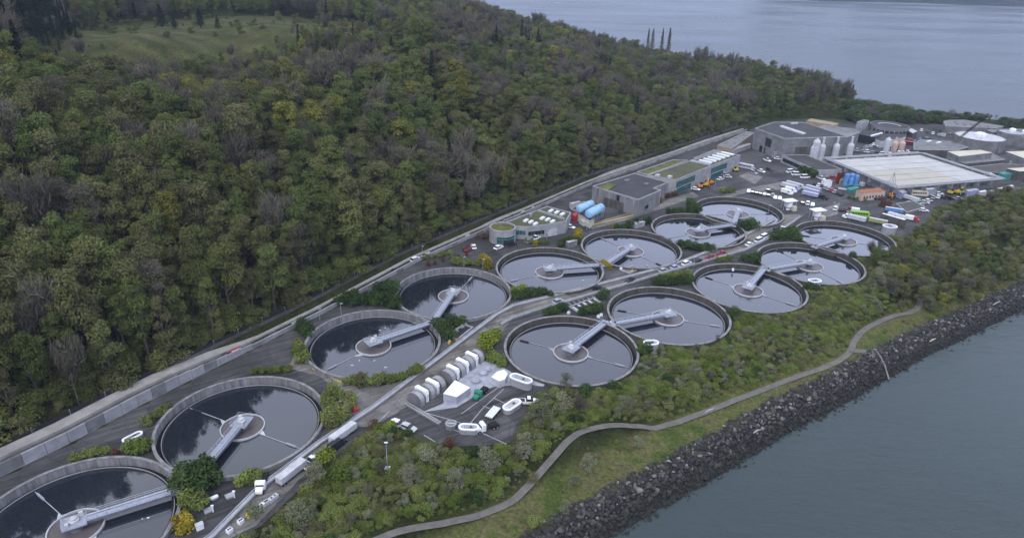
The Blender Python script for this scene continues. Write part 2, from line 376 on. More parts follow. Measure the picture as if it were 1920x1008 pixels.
# ------------------------------------------------------------ terrain, sea, paving
def terrain_material():
    m = bpy.data.materials.new('ground_cover'); m.use_nodes = True; n = m.node_tree; b = n.nodes['Principled BSDF']
    b.inputs['Roughness'].default_value = 1; b.inputs['Specular IOR Level'].default_value = .1
    g = n.nodes.new('ShaderNodeNewGeometry')
    def ramp(sc, els, det=6):
        t = n.nodes.new('ShaderNodeTexNoise'); t.inputs['Scale'].default_value = sc; t.inputs['Detail'].default_value = det
        t.inputs['Roughness'].default_value = .62
        n.links.new(g.outputs['Position'], t.inputs['Vector']); r = n.nodes.new('ShaderNodeValToRGB'); e = r.color_ramp.elements
        e[0].position, e[0].color = els[0][0], (*els[0][1], 1); e[1].position, e[1].color = els[-1][0], (*els[-1][1], 1)
        for p, c in els[1:-1]: q = e.new(p); q.color = (*c, 1)
        n.links.new(t.outputs[0], r.inputs[0]); return r.outputs[0]
    floor = ramp(.12, [(.3, (.018, .020, .010)), (.5, (.032, .042, .014)), (.7, (.055, .052, .025))])
    grass = ramp(.11, [(.33, (.060, .085, .022)), (.45, (.095, .115, .034)), (.53, (.13, .125, .055)), (.57, (.105, .10, .045)), (.66, (.11, .13, .04))], 9)
    wild = ramp(1.1, [(.3, (.45, .45, .45)), (.7, (1.15, 1.15, 1.15))])
    at = n.nodes.new('ShaderNodeAttribute'); at.attribute_name = 'lawn'
    mx = n.nodes.new('ShaderNodeMix'); mx.data_type = 'RGBA'
    n.links.new(at.outputs['Fac'], mx.inputs[0]); n.links.new(floor, mx.inputs[6]); n.links.new(grass, mx.inputs[7])
    m2 = n.nodes.new('ShaderNodeMix'); m2.data_type = 'RGBA'; m2.blend_type = 'MULTIPLY'; m2.inputs[0].default_value = 1
    a2 = n.nodes.new('ShaderNodeAttribute'); a2.attribute_name = 'rubble'; mr_ = n.nodes.new('ShaderNodeMix'); mr_.data_type = 'RGBA'; mr_.inputs[7].default_value = (.028, .028, .030, 1)
    n.links.new(a2.outputs['Fac'], mr_.inputs[0]); n.links.new(mx.outputs[2], mr_.inputs[6])
    n.links.new(mr_.outputs[2], m2.inputs[6]); n.links.new(wild, m2.inputs[7]); n.links.new(m2.outputs[2], b.inputs['Base Color'])
    t = n.nodes.new('ShaderNodeTexNoise'); t.inputs['Scale'].default_value = 1.4; t.inputs['Detail'].default_value = 5
    n.links.new(g.outputs['Position'], t.inputs['Vector']); bp = n.nodes.new('ShaderNodeBump'); bp.inputs['Distance'].default_value = .6
    n.links.new(t.outputs[0], bp.inputs['Height']); n.links.new(bp.outputs[0], b.inputs['Normal'])
    return m
def terrain():
    x = np.arange(-620, 690, 3.6); y = np.arange(-60, 960, 3.6); X, Y = np.meshgrid(x, y)
    Z = height(X, Y, True); ny, nx = X.shape
    V = np.c_[X.ravel(), Y.ravel(), Z.ravel()]
    i = np.arange(nx*ny).reshape(ny, nx); F = np.stack([i[:-1, :-1], i[:-1, 1:], i[1:, 1:], i[1:, :-1]], -1).reshape(-1, 4)
    keep = (Z.ravel()[F].max(1) > -14); F = F[keep]
    me = bpy.data.meshes.new('terrain'); me.from_pydata(V.tolist(), [], F.tolist())
    meadow = np.clip(sdist(X, Y, MEADOW)/10+.8, 0, 1)*(.25+.7*vnoise(X, Y, 25, 91))*(.6+.4*(np.sin((X*.3+Y)*.35) > 0))
    sd = sdist(X, Y, LAND)
    shore = np.clip((14-sd)/4, 0, 1)*(Y < 330)
    ru = me.attributes.new('rubble', 'FLOAT', 'POINT'); ru.data.foreach_set('value', np.clip((1.5-sd)/3, 0, 1).ravel())
    at = me.attributes.new('lawn', 'FLOAT', 'POINT'); at.data.foreach_set('value', np.clip(meadow+shore, 0, 1).ravel())
    me.materials.append(terrain_material()); me.polygons.foreach_set('use_smooth', [True]*len(me.polygons))
    return tag(link('ground', me), kind='structure')
terrain()
s = 16000
tag(MB().add([(-s, -4000, SEA), (s, -4000, SEA), (s, 26000, SEA), (-s, 26000, SEA)], [(0, 1, 2, 3)]).build('water', M['sea']), kind='structure')

def sheet(poly, z, name, m, holes=True, step=0):
    """flat polygon at z with the tank circles cut out"""
    vs = [Vector((p[0], p[1])) for p in poly]; n0 = len(vs); faces = [list(range(n0))]; edges = []
    cs = []
    if holes:
        for c in TANKS.values():
            if inside(np.array([c[0]]), np.array([c[1]]), poly)[0] or seg_dist(np.array([c[0]]), np.array([c[1]]), poly)[0] < TR+1:
                cs.append(c); k = len(vs); n = 72
                vs += [Vector((c[0]+(TR+.15)*math.cos(2*math.pi*i/n), c[1]+(TR+.15)*math.sin(2*math.pi*i/n))) for i in range(n)]
                edges += [(k+i, k+(i+1) % n) for i in range(n)]
    ov, oe, of, *_ = delaunay_2d_cdt(vs, edges, faces, 0, 1e-4)
    fo = []
    ctr = np.array([[sum(ov[i].x for i in f)/len(f), sum(ov[i].y for i in f)/len(f)] for f in of])
    ins = inside(ctr[:, 0], ctr[:, 1], poly)
    for f, c, k in zip(of, ctr, ins):
        if not k or any(math.hypot(c[0]-t[0], c[1]-t[1]) < TR+.1 for t in cs): continue
        a, b_, d = [ov[i] for i in f[:3]]
        if (b_-a).cross(d-a) < 0: f = f[::-1]
        fo.append(list(f))
    me = bpy.data.meshes.new(name); me.from_pydata([(v.x, v.y, z) for v in ov], [], fo); me.materials.append(m)
    return tag(link(name, me), kind='structure')
def gp(L, z=GZ): return [tuple(G(x, y, z)[:2]) for x, y in L]

sheet(GROUNDP, GZ, 'planted_ground', M['soil'])
ASPH = gp([(-300, 1060), (-100, 945), (0, 895), (130, 832), (260, 762), (450, 667), (600, 592), (780, 494), (905, 438), (1110, 348), (1250, 299), (1400, 248), (1420, 234),
        (1620, 232), (1760, 234), (1960, 262), (1990, 345), (1900, 354), (1750, 388), (1735, 425), (1690, 445), (1655, 440), (1583, 450), (1520, 500), (1405, 545), (1252, 600), (1068, 665),
        (1035, 722), (990, 748), (985, 770), (955, 830), (850, 838), (760, 805), (700, 792), (600, 880), (490, 985), (440, 1010), (380, 1060), (145, 1000), (-120, 1150)])
sheet(ASPH, GZ+.03, 'asphalt_paving', M['asphalt'])
ROADL = [(300, 1075), (398, 1008), (482, 922), (600, 832), (700, 766), (830, 668), (930, 592), (962, 575), (1100, 541), (1230, 507), (1285, 490), (1360, 461), (1410, 436), (1450, 414)]
ROADR = [(790, 690), (850, 655), (940, 610), (960, 598), (1000, 585), (1130, 547), (1280, 503), (1395, 471), (1450, 443), (1500, 408)]
road = gp([(655, 800), (700, 766), (830, 668), (930, 592), (962, 575), (1100, 541), (1230, 507), (1285, 490), (1360, 461), (1410, 436), (1450, 414), (1470, 402), (1510, 402), (1500, 408), (1450, 443), (1395, 471), (1280, 503), (1130, 547), (1000, 585), (960, 598),
          (905, 665), (780, 752), (730, 800)])
sheet(road, GZ+.06, 'central_road', M['asphalt_old'])
sheet(gp([(560, 650), (600, 690), (650, 712), (720, 722), (780, 705), (800, 735), (760, 765), (700, 800), (660, 800), (640, 740), (600, 705), (540, 690)]), GZ+.09, 'junction_paving', M['conc_pad'])
sheet(gp([(700, 800), (780, 752), (905, 665), (1028, 716), (985, 750), (985, 770), (950, 832), (850, 838), (760, 805)]), GZ+.12, 'service_yard_paving', M['asphalt'])
sheet(gp([(640, 780), (672, 800), (560, 900), (480, 985), (430, 1010), (395, 1010), (482, 925), (600, 835)]), GZ+.09, 'trailer_strip_paving', M['conc_pad'])
sheet(gp([(865, 470), (905, 458), (960, 466), (1060, 440), (1200, 395), (1290, 372), (1310, 362), (1280, 352), (1200, 395), (1060, 425), (960, 455), (900, 450)]), GZ+.06, 'front_drive', M['asphalt'])
sheet(gp([(1105, 420), (1180, 398), (1260, 372), (1300, 360), (1310, 368), (1230, 395), (1150, 420), (1110, 430)]), GZ+.09, 'upper_drive', M['conc_pad'])
# lighter worn patches in the upper yard
for k, P in enumerate([[(1385, 330), (1405, 322), (1430, 332), (1415, 345)], [(1545, 390), (1575, 380), (1570, 402), (1540, 408)], [(1345, 370), (1400, 352), (1480, 340), (1530, 352), (1545, 362), (1490, 352), (1400, 362), (1350, 376)]]):
    sheet(gp(P), GZ+.06, 'patched_paving', M['conc_pad'])
# painted lines
def line(name, a, b, wd, m, z=GZ+.16):
    A, B_ = G(*a, z), G(*b, z); MB_ = MB(); d = (B_-A).normalized(); nn = Vector((-d.y, d.x, 0))*wd/2
    return tag(MB_.add([A-nn, B_-nn, B_+nn, A+nn], [(0, 1, 2, 3)]).build(name, m), kind='structure')
for a, b in (((795, 772), (858, 790)), ((858, 790), (950, 832)), ((880, 795), (905, 765)), ((905, 765), (945, 728)), ((905, 760), (935, 772)), ((925, 745), (950, 757)), ((865, 775), (935, 725)),
             ((700, 800), (730, 770)), ((760, 755), (800, 735)), ((820, 830), (795, 815)), ((865, 810), (835, 800))):
    line('painted_line', a, b, .3, M['conc_light'])
for k in range(6):
    line('painted_line', (1063+k*9, 565-k*2.4), (1072+k*9, 572-k*2.4), .35, M['conc_light'])
line('yellow_kerb_stripe', (1100, 424), (1200, 400), .7, M['yellow'], GZ+.14)
line('yellow_kerb_stripe', (585, 690), (640, 716), .5, M['yellow'], GZ+.14)

# far shore across the sound
def far_shore():
    A_, B_ = G(1500, 1, SEA), G(1920, 12, SEA); xs = np.linspace(A_.x, A_.x*4, 90); vs = []; fs = []
    for i, x in enumerate(xs):
        y0 = A_.y+(B_.y-A_.y)*(x-A_.x)/(B_.x-A_.x)+12*math.sin(x*.011)+6*math.sin(x*.05); t = min(1, (x-A_.x)/160)
        for j in range(9):
            u = j/8; hh = SEA-1+(95*t)*(u**.7)*(1+.35*math.sin(x*.013+1)+.12*math.sin(x*.06+u*4))
            vs.append((x+random.uniform(-5, 5), y0+u*700, hh))
    for i in range(len(xs)-1):
        for j in range(8): a = i*9+j; fs.append((a, a+9, a+10, a+1))
    m = mat('far_woods', (.012, .018, .02), 1, .5, .02)
    return tag(MB().add(vs, fs).build('far_shore', m, smooth=True), kind='structure')
far_shore()

# ribbons that follow the ground
def ribbon(pts, wd, name, m, dz=.12, sub=4, nw=4):
    P = [Vector(p) for p in pts]; Q = []
    for i in range(len(P)-1):
        p0, p1, p2, p3 = P[max(i-1, 0)], P[i], P[i+1], P[min(i+2, len(P)-1)]
        for k in range(sub):
            t = k/sub; Q.append(.5*((2*p1)+(p2-p0)*t+(2*p0-5*p1+4*p2-p3)*t*t+(3*p1-p0-3*p2+p3)*t**3))
    Q.append(P[-1]); vs = []; L = offs(Q, wd/2); Rr = offs(Q, -wd/2)
    X = np.array([[l[0]*(1-k/nw)+r[0]*k/nw for k in range(nw+1)] for l, r in zip(L, Rr)]); Y = np.array([[l[1]*(1-k/nw)+r[1]*k/nw for k in range(nw+1)] for l, r in zip(L, Rr)])
    Z = height(X, Y).max(1)+dz
    for i in range(len(Q)):
        for k in range(nw+1): vs.append((X[i, k], Y[i, k], Z[i]))
    fs = [(i*(nw+1)+k, i*(nw+1)+k+1, (i+1)*(nw+1)+k+1, (i+1)*(nw+1)+k) for i in range(len(Q)-1) for k in range(nw)]
    return tag(MB().add(vs, fs).build(name, m), kind='structure')
PATHPX = [(690, 1030), (750, 1005), (830, 985), (900, 966), (955, 943), (985, 918), (1015, 888), (1040, 862), (1068, 834), (1095, 818), (1150, 806), (1200, 803), (1240, 800), (1310, 777), (1400, 741), (1500, 704), (1560, 682), (1592, 660), (1603, 638), (1622, 618), (1660, 598), (1705, 586), (1722, 575), (1728, 558)]
PATH = gp(PATHPX, -3.2)
ribbon(PATH, 2.1, 'footpath', M['path'])
ribbon(gp([(1592, 656), (1615, 657), (1632, 660), (1650, 668)], -3.3), 2.6, 'footpath_spur', M['path'])

# ------------------------------------------------------------ retaining wall and terrace on the hill side
def perimeter():
    W = [Vector(p) for p in WALL]
    # resample
    Q = [W[0]]
    W = W[:-2]
    for i in range(1, len(W)):
        d = (W[i]-W[i-1]); n = max(1, int(d.length/4.2))
        Q += [W[i-1]+d*k/n for k in range(1, n+1)]
    L = [0]
    for i in range(1, len(Q)): L.append(L[-1]+(Q[i]-Q[i-1]).length)
    rw = thing('retaining_wall', 'long pale concrete retaining wall of upright panels between perimeter road and wooded hill', 'wall')
    tops = [2.3 if i < 29 else max(.1, 2.3-(i-29)*.28) for i in range(len(Q))]
    for i in range(len(Q)-1):
        a, b = Q[i], Q[i+1]; d = (b-a).normalized(); a2 = a+d*.05; b2 = b-d*.05
        MB().bar((a2.x, a2.y, GZ-.3), (b2.x, b2.y, GZ-.3), .5, tops[i]-GZ+.3).build('panel', M['conc_light'] if i % 4 else M['conc'], rw)
    MB().ribbon_wall(offs(Q, -.3), .25, GZ-.3, GZ+.15).build('footing', M['conc'], rw)
    MB().ribbon_wall(Q[36:], .6, .08, .3).build('coping', M['conc_light'], rw)
    def strip_(o_, wd, dz, name, m):
        L_, R_ = offs(Q, o_+wd/2), offs(Q, o_-wd/2); vs = []
        for i in range(len(Q)): z = tops[i]+dz; vs += [(L_[i][0], L_[i][1], z-1.6), (R_[i][0], R_[i][1], z-1.6), (R_[i][0], R_[i][1], z), (L_[i][0], L_[i][1], z)]
        fs = [(4*i+k, 4*i+(k+1) % 4, 4*i+4+(k+1) % 4, 4*i+4+k) for i in range(len(Q)-1) for k in range(4)]
        return tag(MB().add(vs, fs).build(name, m), kind='structure')
    strip_(1.3, 2.1, -.75, 'terrace_gutter', M['conc_dark']); strip_(4.3, 3.9, .08, 'terrace_path', M['terrace'])
    # fence behind
    fe = thing('perimeter_fence', 'dark chain fence on a low wall running along the foot of the wooded hill', 'fence')
    t = offs(Q, 6.6); MB().ribbon_wall(t, .5, -.5, 2.3).build('low_wall', M['conc_dark'], fe)
    MB().ribbon_wall(t, .08, 2.3, 3.6).build('mesh_panel', M['dark'], fe)
    pm = MB().box((0, 0, 0), (.14, .14, 1.7)).mesh('fence_post', M['galv'])
    for p in t[::2]: link('post', pm, fe, (p[0], p[1], 2.3))
    # things lying in the gutter
    random.seed(3)
    for k in range(34):
        i = random.randint(34, 82); p = offs(Q, 1.7)[i]
        q = offs(Q, 1.7)[i+1]; d = (Vector(q)-Vector(p)).normalized()
        mk = random.choice(['dark', 'conc_dark', 'offwhite', 'conc_dark'])
        o = MB().box((0, 0, 0), (random.uniform(1, 3.5), random.uniform(.5, 1), random.uniform(.3, .9)), 0, .9).build('stored_crate', M[mk])
        o.location = (p[0], p[1], tops[i]-.74); o.rotation_euler.z = math.atan2(d.y, d.x)+random.uniform(-.1, .1)
        tag(o, {'dark': 'dark crate lying in the gutter behind the retaining wall', 'conc_dark': 'grey concrete block lying in the gutter behind the retaining wall', 'offwhite': 'off-white crate lying in the gutter behind the retaining wall'}[mk], 'crate', {'dark': 'dark crates in the wall gutter', 'conc_dark': 'grey blocks in the wall gutter', 'offwhite': 'off-white crates in the wall gutter'}[mk])
perimeter()
o = MB().box((0, 0, 0), (5, .9, .8)).build('pipe_bundle', M['red']); o.location = G(437, 659, -.4); o.rotation_euler.z = .9
tag(o, 'red pipe bundle lying on the terrace beside the forest above second tank', 'pipes')

# ------------------------------------------------------------ clarifier tanks
ORD = {'T1': 'cut by the bottom left picture corner', 'T2': 'nearest whole one, green clump at its bridge end',
       'T3': 'with a hedge along its near rim, beside the road junction', 'T4': 'on the hill side, left of the road bend',
       'T5': 'on the hill side in front of the round-ended building', 'T6': 'on the hill side, in front of the blue tank pair',
       'T7': 'on the hill side, second from the car yard', 'T8': 'on the hill side, farthest, at the edge of the car yard',
       'R1': 'on the shore side, nearest, beside the service yard', 'R2': 'on the shore side, second from the service yard',
       'R3': 'on the shore side, middle of five', 'R4': 'on the shore side, second farthest', 'R5': 'on the shore side, farthest, below the row of trailers'}
BR = {'T1': (329, 917), 'T2': (377, 880), 'T3': (803, 605), 'T4': (819, 592), 'T5': (1121, 496), 'T6': (1141, 491), 'T7': (1379, 420), 'T8': (1377, 417),
      'R1': (1131, 606), 'R2': (1148, 607), 'R3': (1434, 501), 'R4': (1440, 504), 'R5': (1538, 459)}
ARM = {'T1': (66, 922), 'T2': (560, 840), 'T3': (609, 696), 'T4': (892, 513), 'T5': (960, 527), 'T6': (1130, 448), 'T7': (1250, 447), 'T8': (1345, 403),
       'R1': (1178, 689), 'R2': (1365, 615), 'R3': (1493, 574), 'R4': (1575, 529), 'R5': (1669, 464)}
WZ = -2.15
def tank(k):
    cx, cy = TANKS[k]; c = (0, 0)
    t = thing('settling_tank', 'round settling tank '+ORD[k], 'tank', (cx, cy, 0))
    hillside = k in ('T1', 'T2', 'T3', 'T4')
    MB().ring(c, TR-.35, TR+.35, -5, -.12, n=96).build('wall', M['conc_wall'] if hillside else M['tank_wall'], t)
    MB().ring(c, TR-.42, TR+.40, -.12, 0, n=96).build('coping', M['coping'], t)
    MB().ring(c, TR-1.75, TR-1.6, -4.5, WZ+.28, n=96).build('weir', M['conc_light'], t)
    MB().ring(c, TR-2.1, TR-1.8, -4.5, WZ+.1, n=96).build('scum_baffle', M['dark'], t)
    MB().disc(c, TR-1.7, WZ).build('water_surface', M['tank_water'], t)
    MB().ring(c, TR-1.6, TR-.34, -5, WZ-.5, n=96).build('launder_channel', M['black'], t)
    # feedwell
    MB().ring(c, 5.6, 5.85, -4.4, WZ+.55, n=48).build('feedwell_ring', M['offwhite'], t)
    MB().disc(c, 5.6, WZ+.12, 48).build('feedwell_water', M['scum'], t)
    MB().lathe((0, 0, 0), [(1.5, -4.5), (1.5, WZ+.3), (.9, WZ+.5), (.9, -.3)], 20).build('column', M['conc'], t)
    e = G(*BR[k], 0); a = math.atan2(e.y-cy, e.x-cx)
    d = Vector((math.cos(a), math.sin(a), 0)); nn = Vector((-d.y, d.x, 0))
    pl = MB(); pl.box((0, 0, -.28), (5.0, 4.4, .28), a)
    p = pl.build('platform', M['galv'], t)
    rl = MB()
    def rail(a_, b_, h=1.05):
        a_, b_ = Vector(a_), Vector(b_)
        for z in (.55, h): rl.tube([a_+Vector((0, 0, z)), b_+Vector((0, 0, z))], .04, 5)
        n = max(1, int((b_-a_).length/1.9))
        for i in range(n+1): q = a_.lerp(b_, i/n); rl.tube([q, q+Vector((0, 0, h))], .04, 4)
    hs = [(-2.45, -2.15), (-2.45, 2.15), (2.45, 2.15), (2.45, -2.15)]
    W_ = [d*x+nn*y for x, y in hs]
    rail(W_[0], W_[1]); rail(W_[1], W_[2]); rail(W_[3], W_[0]); rl.build('railing', M['rail'], p)
    dr = MB().lathe((0, 0, 0), [(1.1, 0), (1.1, .5), (.75, .7), (.75, 1.1), (.4, 1.3)], 14)
    q = d*1.5+nn*1.2; dr.box((q.x, q.y, 0), (.9, .6, 1.2), a); q = d*-1.4-nn*1.1; dr.box((q.x, q.y, 0), (.7, .9, .8), a)
    dr.build('drive_unit', M['offwhite'], p)
    # bridge
    s0, s1 = 2.5, TR+.6
    br = MB(); br.bar(d*s0+Vector((0, 0, -.12)), d*s1+Vector((0, 0, -.12)), 2.3, .12)
    b_ = br.build('bridge', M['galv'], t)
    gd = MB()
    for sgn in (-1, 1): gd.bar(d*s0+nn*sgn*1.2+Vector((0, 0, -.75)), d*s1+nn*sgn*1.2+Vector((0, 0, -.6)), .12, .6)
    gd.build('girder', M['girder'], b_)
    rl = MB()
    for sgn in (-1, 1): rail(d*s0+nn*sgn*1.22, d*s1+nn*sgn*1.22)
    rl.build('railing', M['rail'], b_)
    pp = MB().tube([d*s0+nn*.55+Vector((0, 0, .2)), d*s1+nn*.55+Vector((0, 0, .2))], .2, 8); pp.build('pipe', M['rail'], b_)
    # skimmer arms, opposite each other
    e = G(*ARM[k], WZ); a2 = math.atan2(e.y-cy, e.x-cx)
    for s in (0, 1):
        aa = a2+math.pi*s; d2 = Vector((math.cos(aa), math.sin(aa), 0)); n2 = Vector((-d2.y, d2.x, 0))
        arm = MB().tube([d2*5.8+Vector((0, 0, WZ+.12)), d2*19.6+Vector((0, 0, WZ+.12))], .075, 6)
        arm.add([d2*6+Vector((0, 0, WZ+.02)), d2*8.2+Vector((0, 0, WZ+.02)), d2*5.4+n2*1.8+Vector((0, 0, WZ+.02))], [(0, 1, 2)])
        ao = arm.build('skimmer_arm', M['offwhite'] if hillside else M['grey'], t)
        sk_ = MB().bar(d2*15.2+Vector((0, 0, WZ+.02)), d2*18.4+Vector((0, 0, WZ+.02)), .45, .35); sk_.build('skimmer_box', M['dark'] if s else M['grey'], ao)
    # white cap block where the bridge lands
    MB().bar(d*(TR-.4)+Vector((0, 0, -.6)), d*(TR+2)+Vector((0, 0, -.6)), 3.0, .57).build('landing', M['conc_light'], t)
    return t
for k in TANKS: tank(k)

# ------------------------------------------------------------ parapets of the central road
def parapet(px, name, label, wd, h):
    pts = [G(x, y, GZ) for x, y in px]
    t = thing(name, label, 'parapet')
    MB().ribbon_wall(pts, wd, GZ, GZ+h).build('wall', M['conc'], t)
    MB().ribbon_wall(offs(pts, wd/2-.18), .3, GZ+h, GZ+h+.35).build('kerb', M['conc_light'], t)
    MB().ribbon_wall(offs(pts, -wd/2+.18), .3, GZ+h, GZ+h+.35).build('kerb', M['conc_light'], t)
    MB().ribbon_wall(pts, wd-.66, GZ+h, GZ+h+.06).build('cover', M['membrane'], t)
parapet(ROADL, 'pipe_gallery', 'pale concrete pipe gallery wall running between the hill-side tanks and the central road', 1.6, .6)
parapet(ROADR[2:], 'pipe_gallery', 'pale concrete parapet running between the central road and the shore-side tanks', 1.3, .6)
# ------------------------------------------------------------ vegetation
def leaf_mat(name, cols, isl=.35, loc_scale=.02, trans=.25, spread=1.0):
    """cols: list of colours; each plant takes its own by place and by chance, each leaf clump varies a little"""
    m = bpy.data.materials.new(name); m.use_nodes = True; n = m.node_tree; b = n.nodes['Principled BSDF']
    b.inputs['Roughness'].default_value = .85; b.inputs['Specular IOR Level'].default_value = .12
    oi = n.nodes.new('ShaderNodeObjectInfo'); t = n.nodes.new('ShaderNodeTexNoise')
    t.inputs['Scale'].default_value = loc_scale; t.inputs['Detail'].default_value = 3
    n.links.new(oi.outputs['Location'], t.inputs['Vector'])
    a = n.nodes.new('ShaderNodeMath'); a.operation = 'MULTIPLY_ADD'; a.inputs[1].default_value = 2.2*spread; a.inputs[2].default_value = -.85*spread+(.25*(1-spread))
    n.links.new(t.outputs[0], a.inputs[0])
    c = n.nodes.new('ShaderNodeMath'); c.operation = 'MULTIPLY_ADD'; c.inputs[1].default_value = .5
    n.links.new(oi.outputs['Random'], c.inputs[0]); n.links.new(a.outputs[0], c.inputs[2])
    r = n.nodes.new('ShaderNodeValToRGB'); e = r.color_ramp.elements
    e[0].position = 0; e[0].color = (*cols[0], 1); e[1].position = 1; e[1].color = (*cols[-1], 1)
    for i, q in enumerate(cols[1:-1]): k = e.new((i+1)/(len(cols)-1)); k.color = (*q, 1)
    n.links.new(c.outputs[0], r.inputs[0])
    g = n.nodes.new('ShaderNodeNewGeometry')
    h = n.nodes.new('ShaderNodeMapRange'); h.inputs[3].default_value = 1-isl; h.inputs[4].default_value = 1+isl
    n.links.new(g.outputs['Random Per Island'], h.inputs[0])
    v = n.nodes.new('ShaderNodeMapRange'); v.inputs[3].default_value = .72; v.inputs[4].default_value = 1.3
    w_ = n.nodes.new('ShaderNodeTexWhiteNoise'); w_.noise_dimensions = '1D'; n.links.new(oi.outputs['Random'], w_.inputs['W'])
    n.links.new(w_.outputs['Value'], v.inputs[0])
    mu = n.nodes.new('ShaderNodeMath'); mu.operation = 'MULTIPLY'; n.links.new(h.outputs[0], mu.inputs[0]); n.links.new(v.outputs[0], mu.inputs[1])
    mx = n.nodes.new('ShaderNodeVectorMath'); mx.operation = 'SCALE'
    n.links.new(r.outputs[0], mx.inputs[0]); n.links.new(mu.outputs[0], mx.inputs['Scale'])
    n.links.new(mx.outputs[0], b.inputs['Base Color'])
    tr = n.nodes.new('ShaderNodeBsdfTranslucent'); n.links.new(mx.outputs[0], tr.inputs[0])
    ms = n.nodes.new('ShaderNodeMixShader'); ms.inputs[0].default_value = trans
    n.links.new(b.outputs[0], ms.inputs[1]); n.links.new(tr.outputs[0], ms.inputs[2])
    n.links.new(ms.outputs[0], n.nodes['Material Output'].inputs[0]); return m
ML = {
 'green': leaf_mat('woodland_leaves', [(.076, .102, .030), (.098, .128, .036), (.125, .145, .044), (.125, .124, .056), (.108, .144, .040), (.086, .118, .034)], .16),
 'yellow': leaf_mat('spring_leaves', [(.16, .165, .03), (.20, .195, .04), (.14, .155, .035)]),
 'bare': leaf_mat('budding_twigs', [(.100, .093, .070), (.120, .112, .084), (.13, .122, .094), (.105, .112, .066)], .25),
 'conifer': leaf_mat('conifer_needles', [(.014, .022, .014), (.020, .032, .018), (.026, .038, .020)]),
 'bank': leaf_mat('bramble_leaves', [(.098, .140, .028), (.130, .180, .038), (.155, .180, .055), (.160, .205, .052), (.150, .148, .074), (.115, .160, .038)], .24, .06),
 'willow': leaf_mat('grey_green_leaves', [(.165, .18, .11), (.19, .20, .13), (.17, .19, .10)], .3),
 'dark': leaf_mat('evergreen_leaves', [(.035, .066, .020), (.050, .085, .026), (.064, .10, .028)]),
 'bright': leaf_mat('lime_leaves', [(.15, .21, .02), (.19, .24, .03), (.22, .23, .03)]),
 'gold': leaf_mat('golden_leaves', [(.24, .20, .02), (.30, .24, .03)]),
 'rust': leaf_mat('rust_leaves', [(.10, .045, .025), (.14, .07, .045)]),
}
M['bark'] = mat('bark', (.085, .075, .065), .95, .4, 1.5)

def leaves(centers, outs, size, rng, tilt=.6, slim=1.0):
    n = len(centers)
    o = outs+rng.normal(0, tilt, (n, 3)); o /= np.linalg.norm(o, axis=1)[:, None]
    ref = rng.normal(0, 1, (n, 3)); a = np.cross(o, ref); a /= np.linalg.norm(a, axis=1)[:, None]; b = np.cross(o, a)
    s = size*rng.uniform(.6, 1.4, n)[:, None]; a = a*s; b = b*s*slim
    k = rng.uniform(.2, .9, (n, 1))
    v = np.stack([centers-a, centers-b*k, centers+a, centers+b], 1).reshape(-1, 3)
    f = np.arange(4*n).reshape(n, 4); return v, f
def np_mesh(name, parts, m):
    V = []; F = []; o = 0
    for v, f in parts: V.append(v); F.append(f+o); o += len(v)
    V = np.concatenate(V); F = np.concatenate(F)
    me = bpy.data.meshes.new(name); me.from_pydata(V.tolist(), [], F.tolist()); me.materials.append(m); return me
def crown_mesh(name, m, seed, h=13, r=4.2, base=.3, nl=15, n=1500, leaf=.30, tilt=.55, top=1.0, slim=1.0, lobe=.42):
    rng = np.random.default_rng(seed); C = []; O = []
    for i in range(nl):
        a = rng.uniform(0, 6.28); u = rng.uniform(0, 1); z = base+(1-base)*(.12+.72*u)
        env = math.sin(min(1, (1-u)*.9+.22)*math.pi*.62)**.8
        rr = r*env*rng.uniform(.25, .72); cc = np.array([math.cos(a)*rr, math.sin(a)*rr, z*h])
        lr = r*lobe*rng.uniform(.7, 1.25); k = n//nl
        d = rng.normal(0, 1, (k, 3)); d[:, 2] = np.abs(d[:, 2])*1.1-.35; d /= np.linalg.norm(d, axis=1)[:, None]
        C.append(cc+d*lr*(rng.uniform(.55, 1.12, (k, 1)))*np.array([1, 1, .8])); O.append(d*.7+np.array([0, 0, .45]))
    C = np.concatenate(C); O = np.concatenate(O)
    return np_mesh(name, [leaves(C, O, leaf, rng, tilt, slim)], m)
def twig_mesh(name, m, seed, h=13, r=4, n=1700):
    rng = np.random.default_rng(seed); C = []; D = []
    nb = 16
    for i in range(nb):
        a = rng.uniform(0, 6.28); tip = np.array([math.cos(a)*r*rng.uniform(.35, 1), math.sin(a)*r*rng.uniform(.35, 1), h*rng.uniform(.72, 1.02)]); root = np.array([0, 0, h*rng.uniform(.25, .5)])
        k = n//nb; t = rng.uniform(.25, 1, (k, 1))**.7; p = root+(tip-root)*t; p = p+rng.normal(0, .16*r, (k, 3))*t; C.append(p); D.append((tip-root)[None]/np.linalg.norm(tip-root)+rng.normal(0, .45, (k, 3)))
    C = np.concatenate(C); D = np.concatenate(D); D /= np.linalg.norm(D, axis=1)[:, None]; n = len(C)
    s = np.cross(D, rng.normal(0, 1, (n, 3))); s /= np.linalg.norm(s, axis=1)[:, None]
    L = rng.uniform(.35, .9, (n, 1)); wd = rng.uniform(.05, .13, (n, 1))
    v = np.stack([C-D*L-s*wd, C-D*L+s*wd, C+D*L+s*wd*.4, C+D*L-s*wd*.4], 1).reshape(-1, 3)
    return np_mesh(name, [(v, np.arange(4*n).reshape(n, 4))], m)
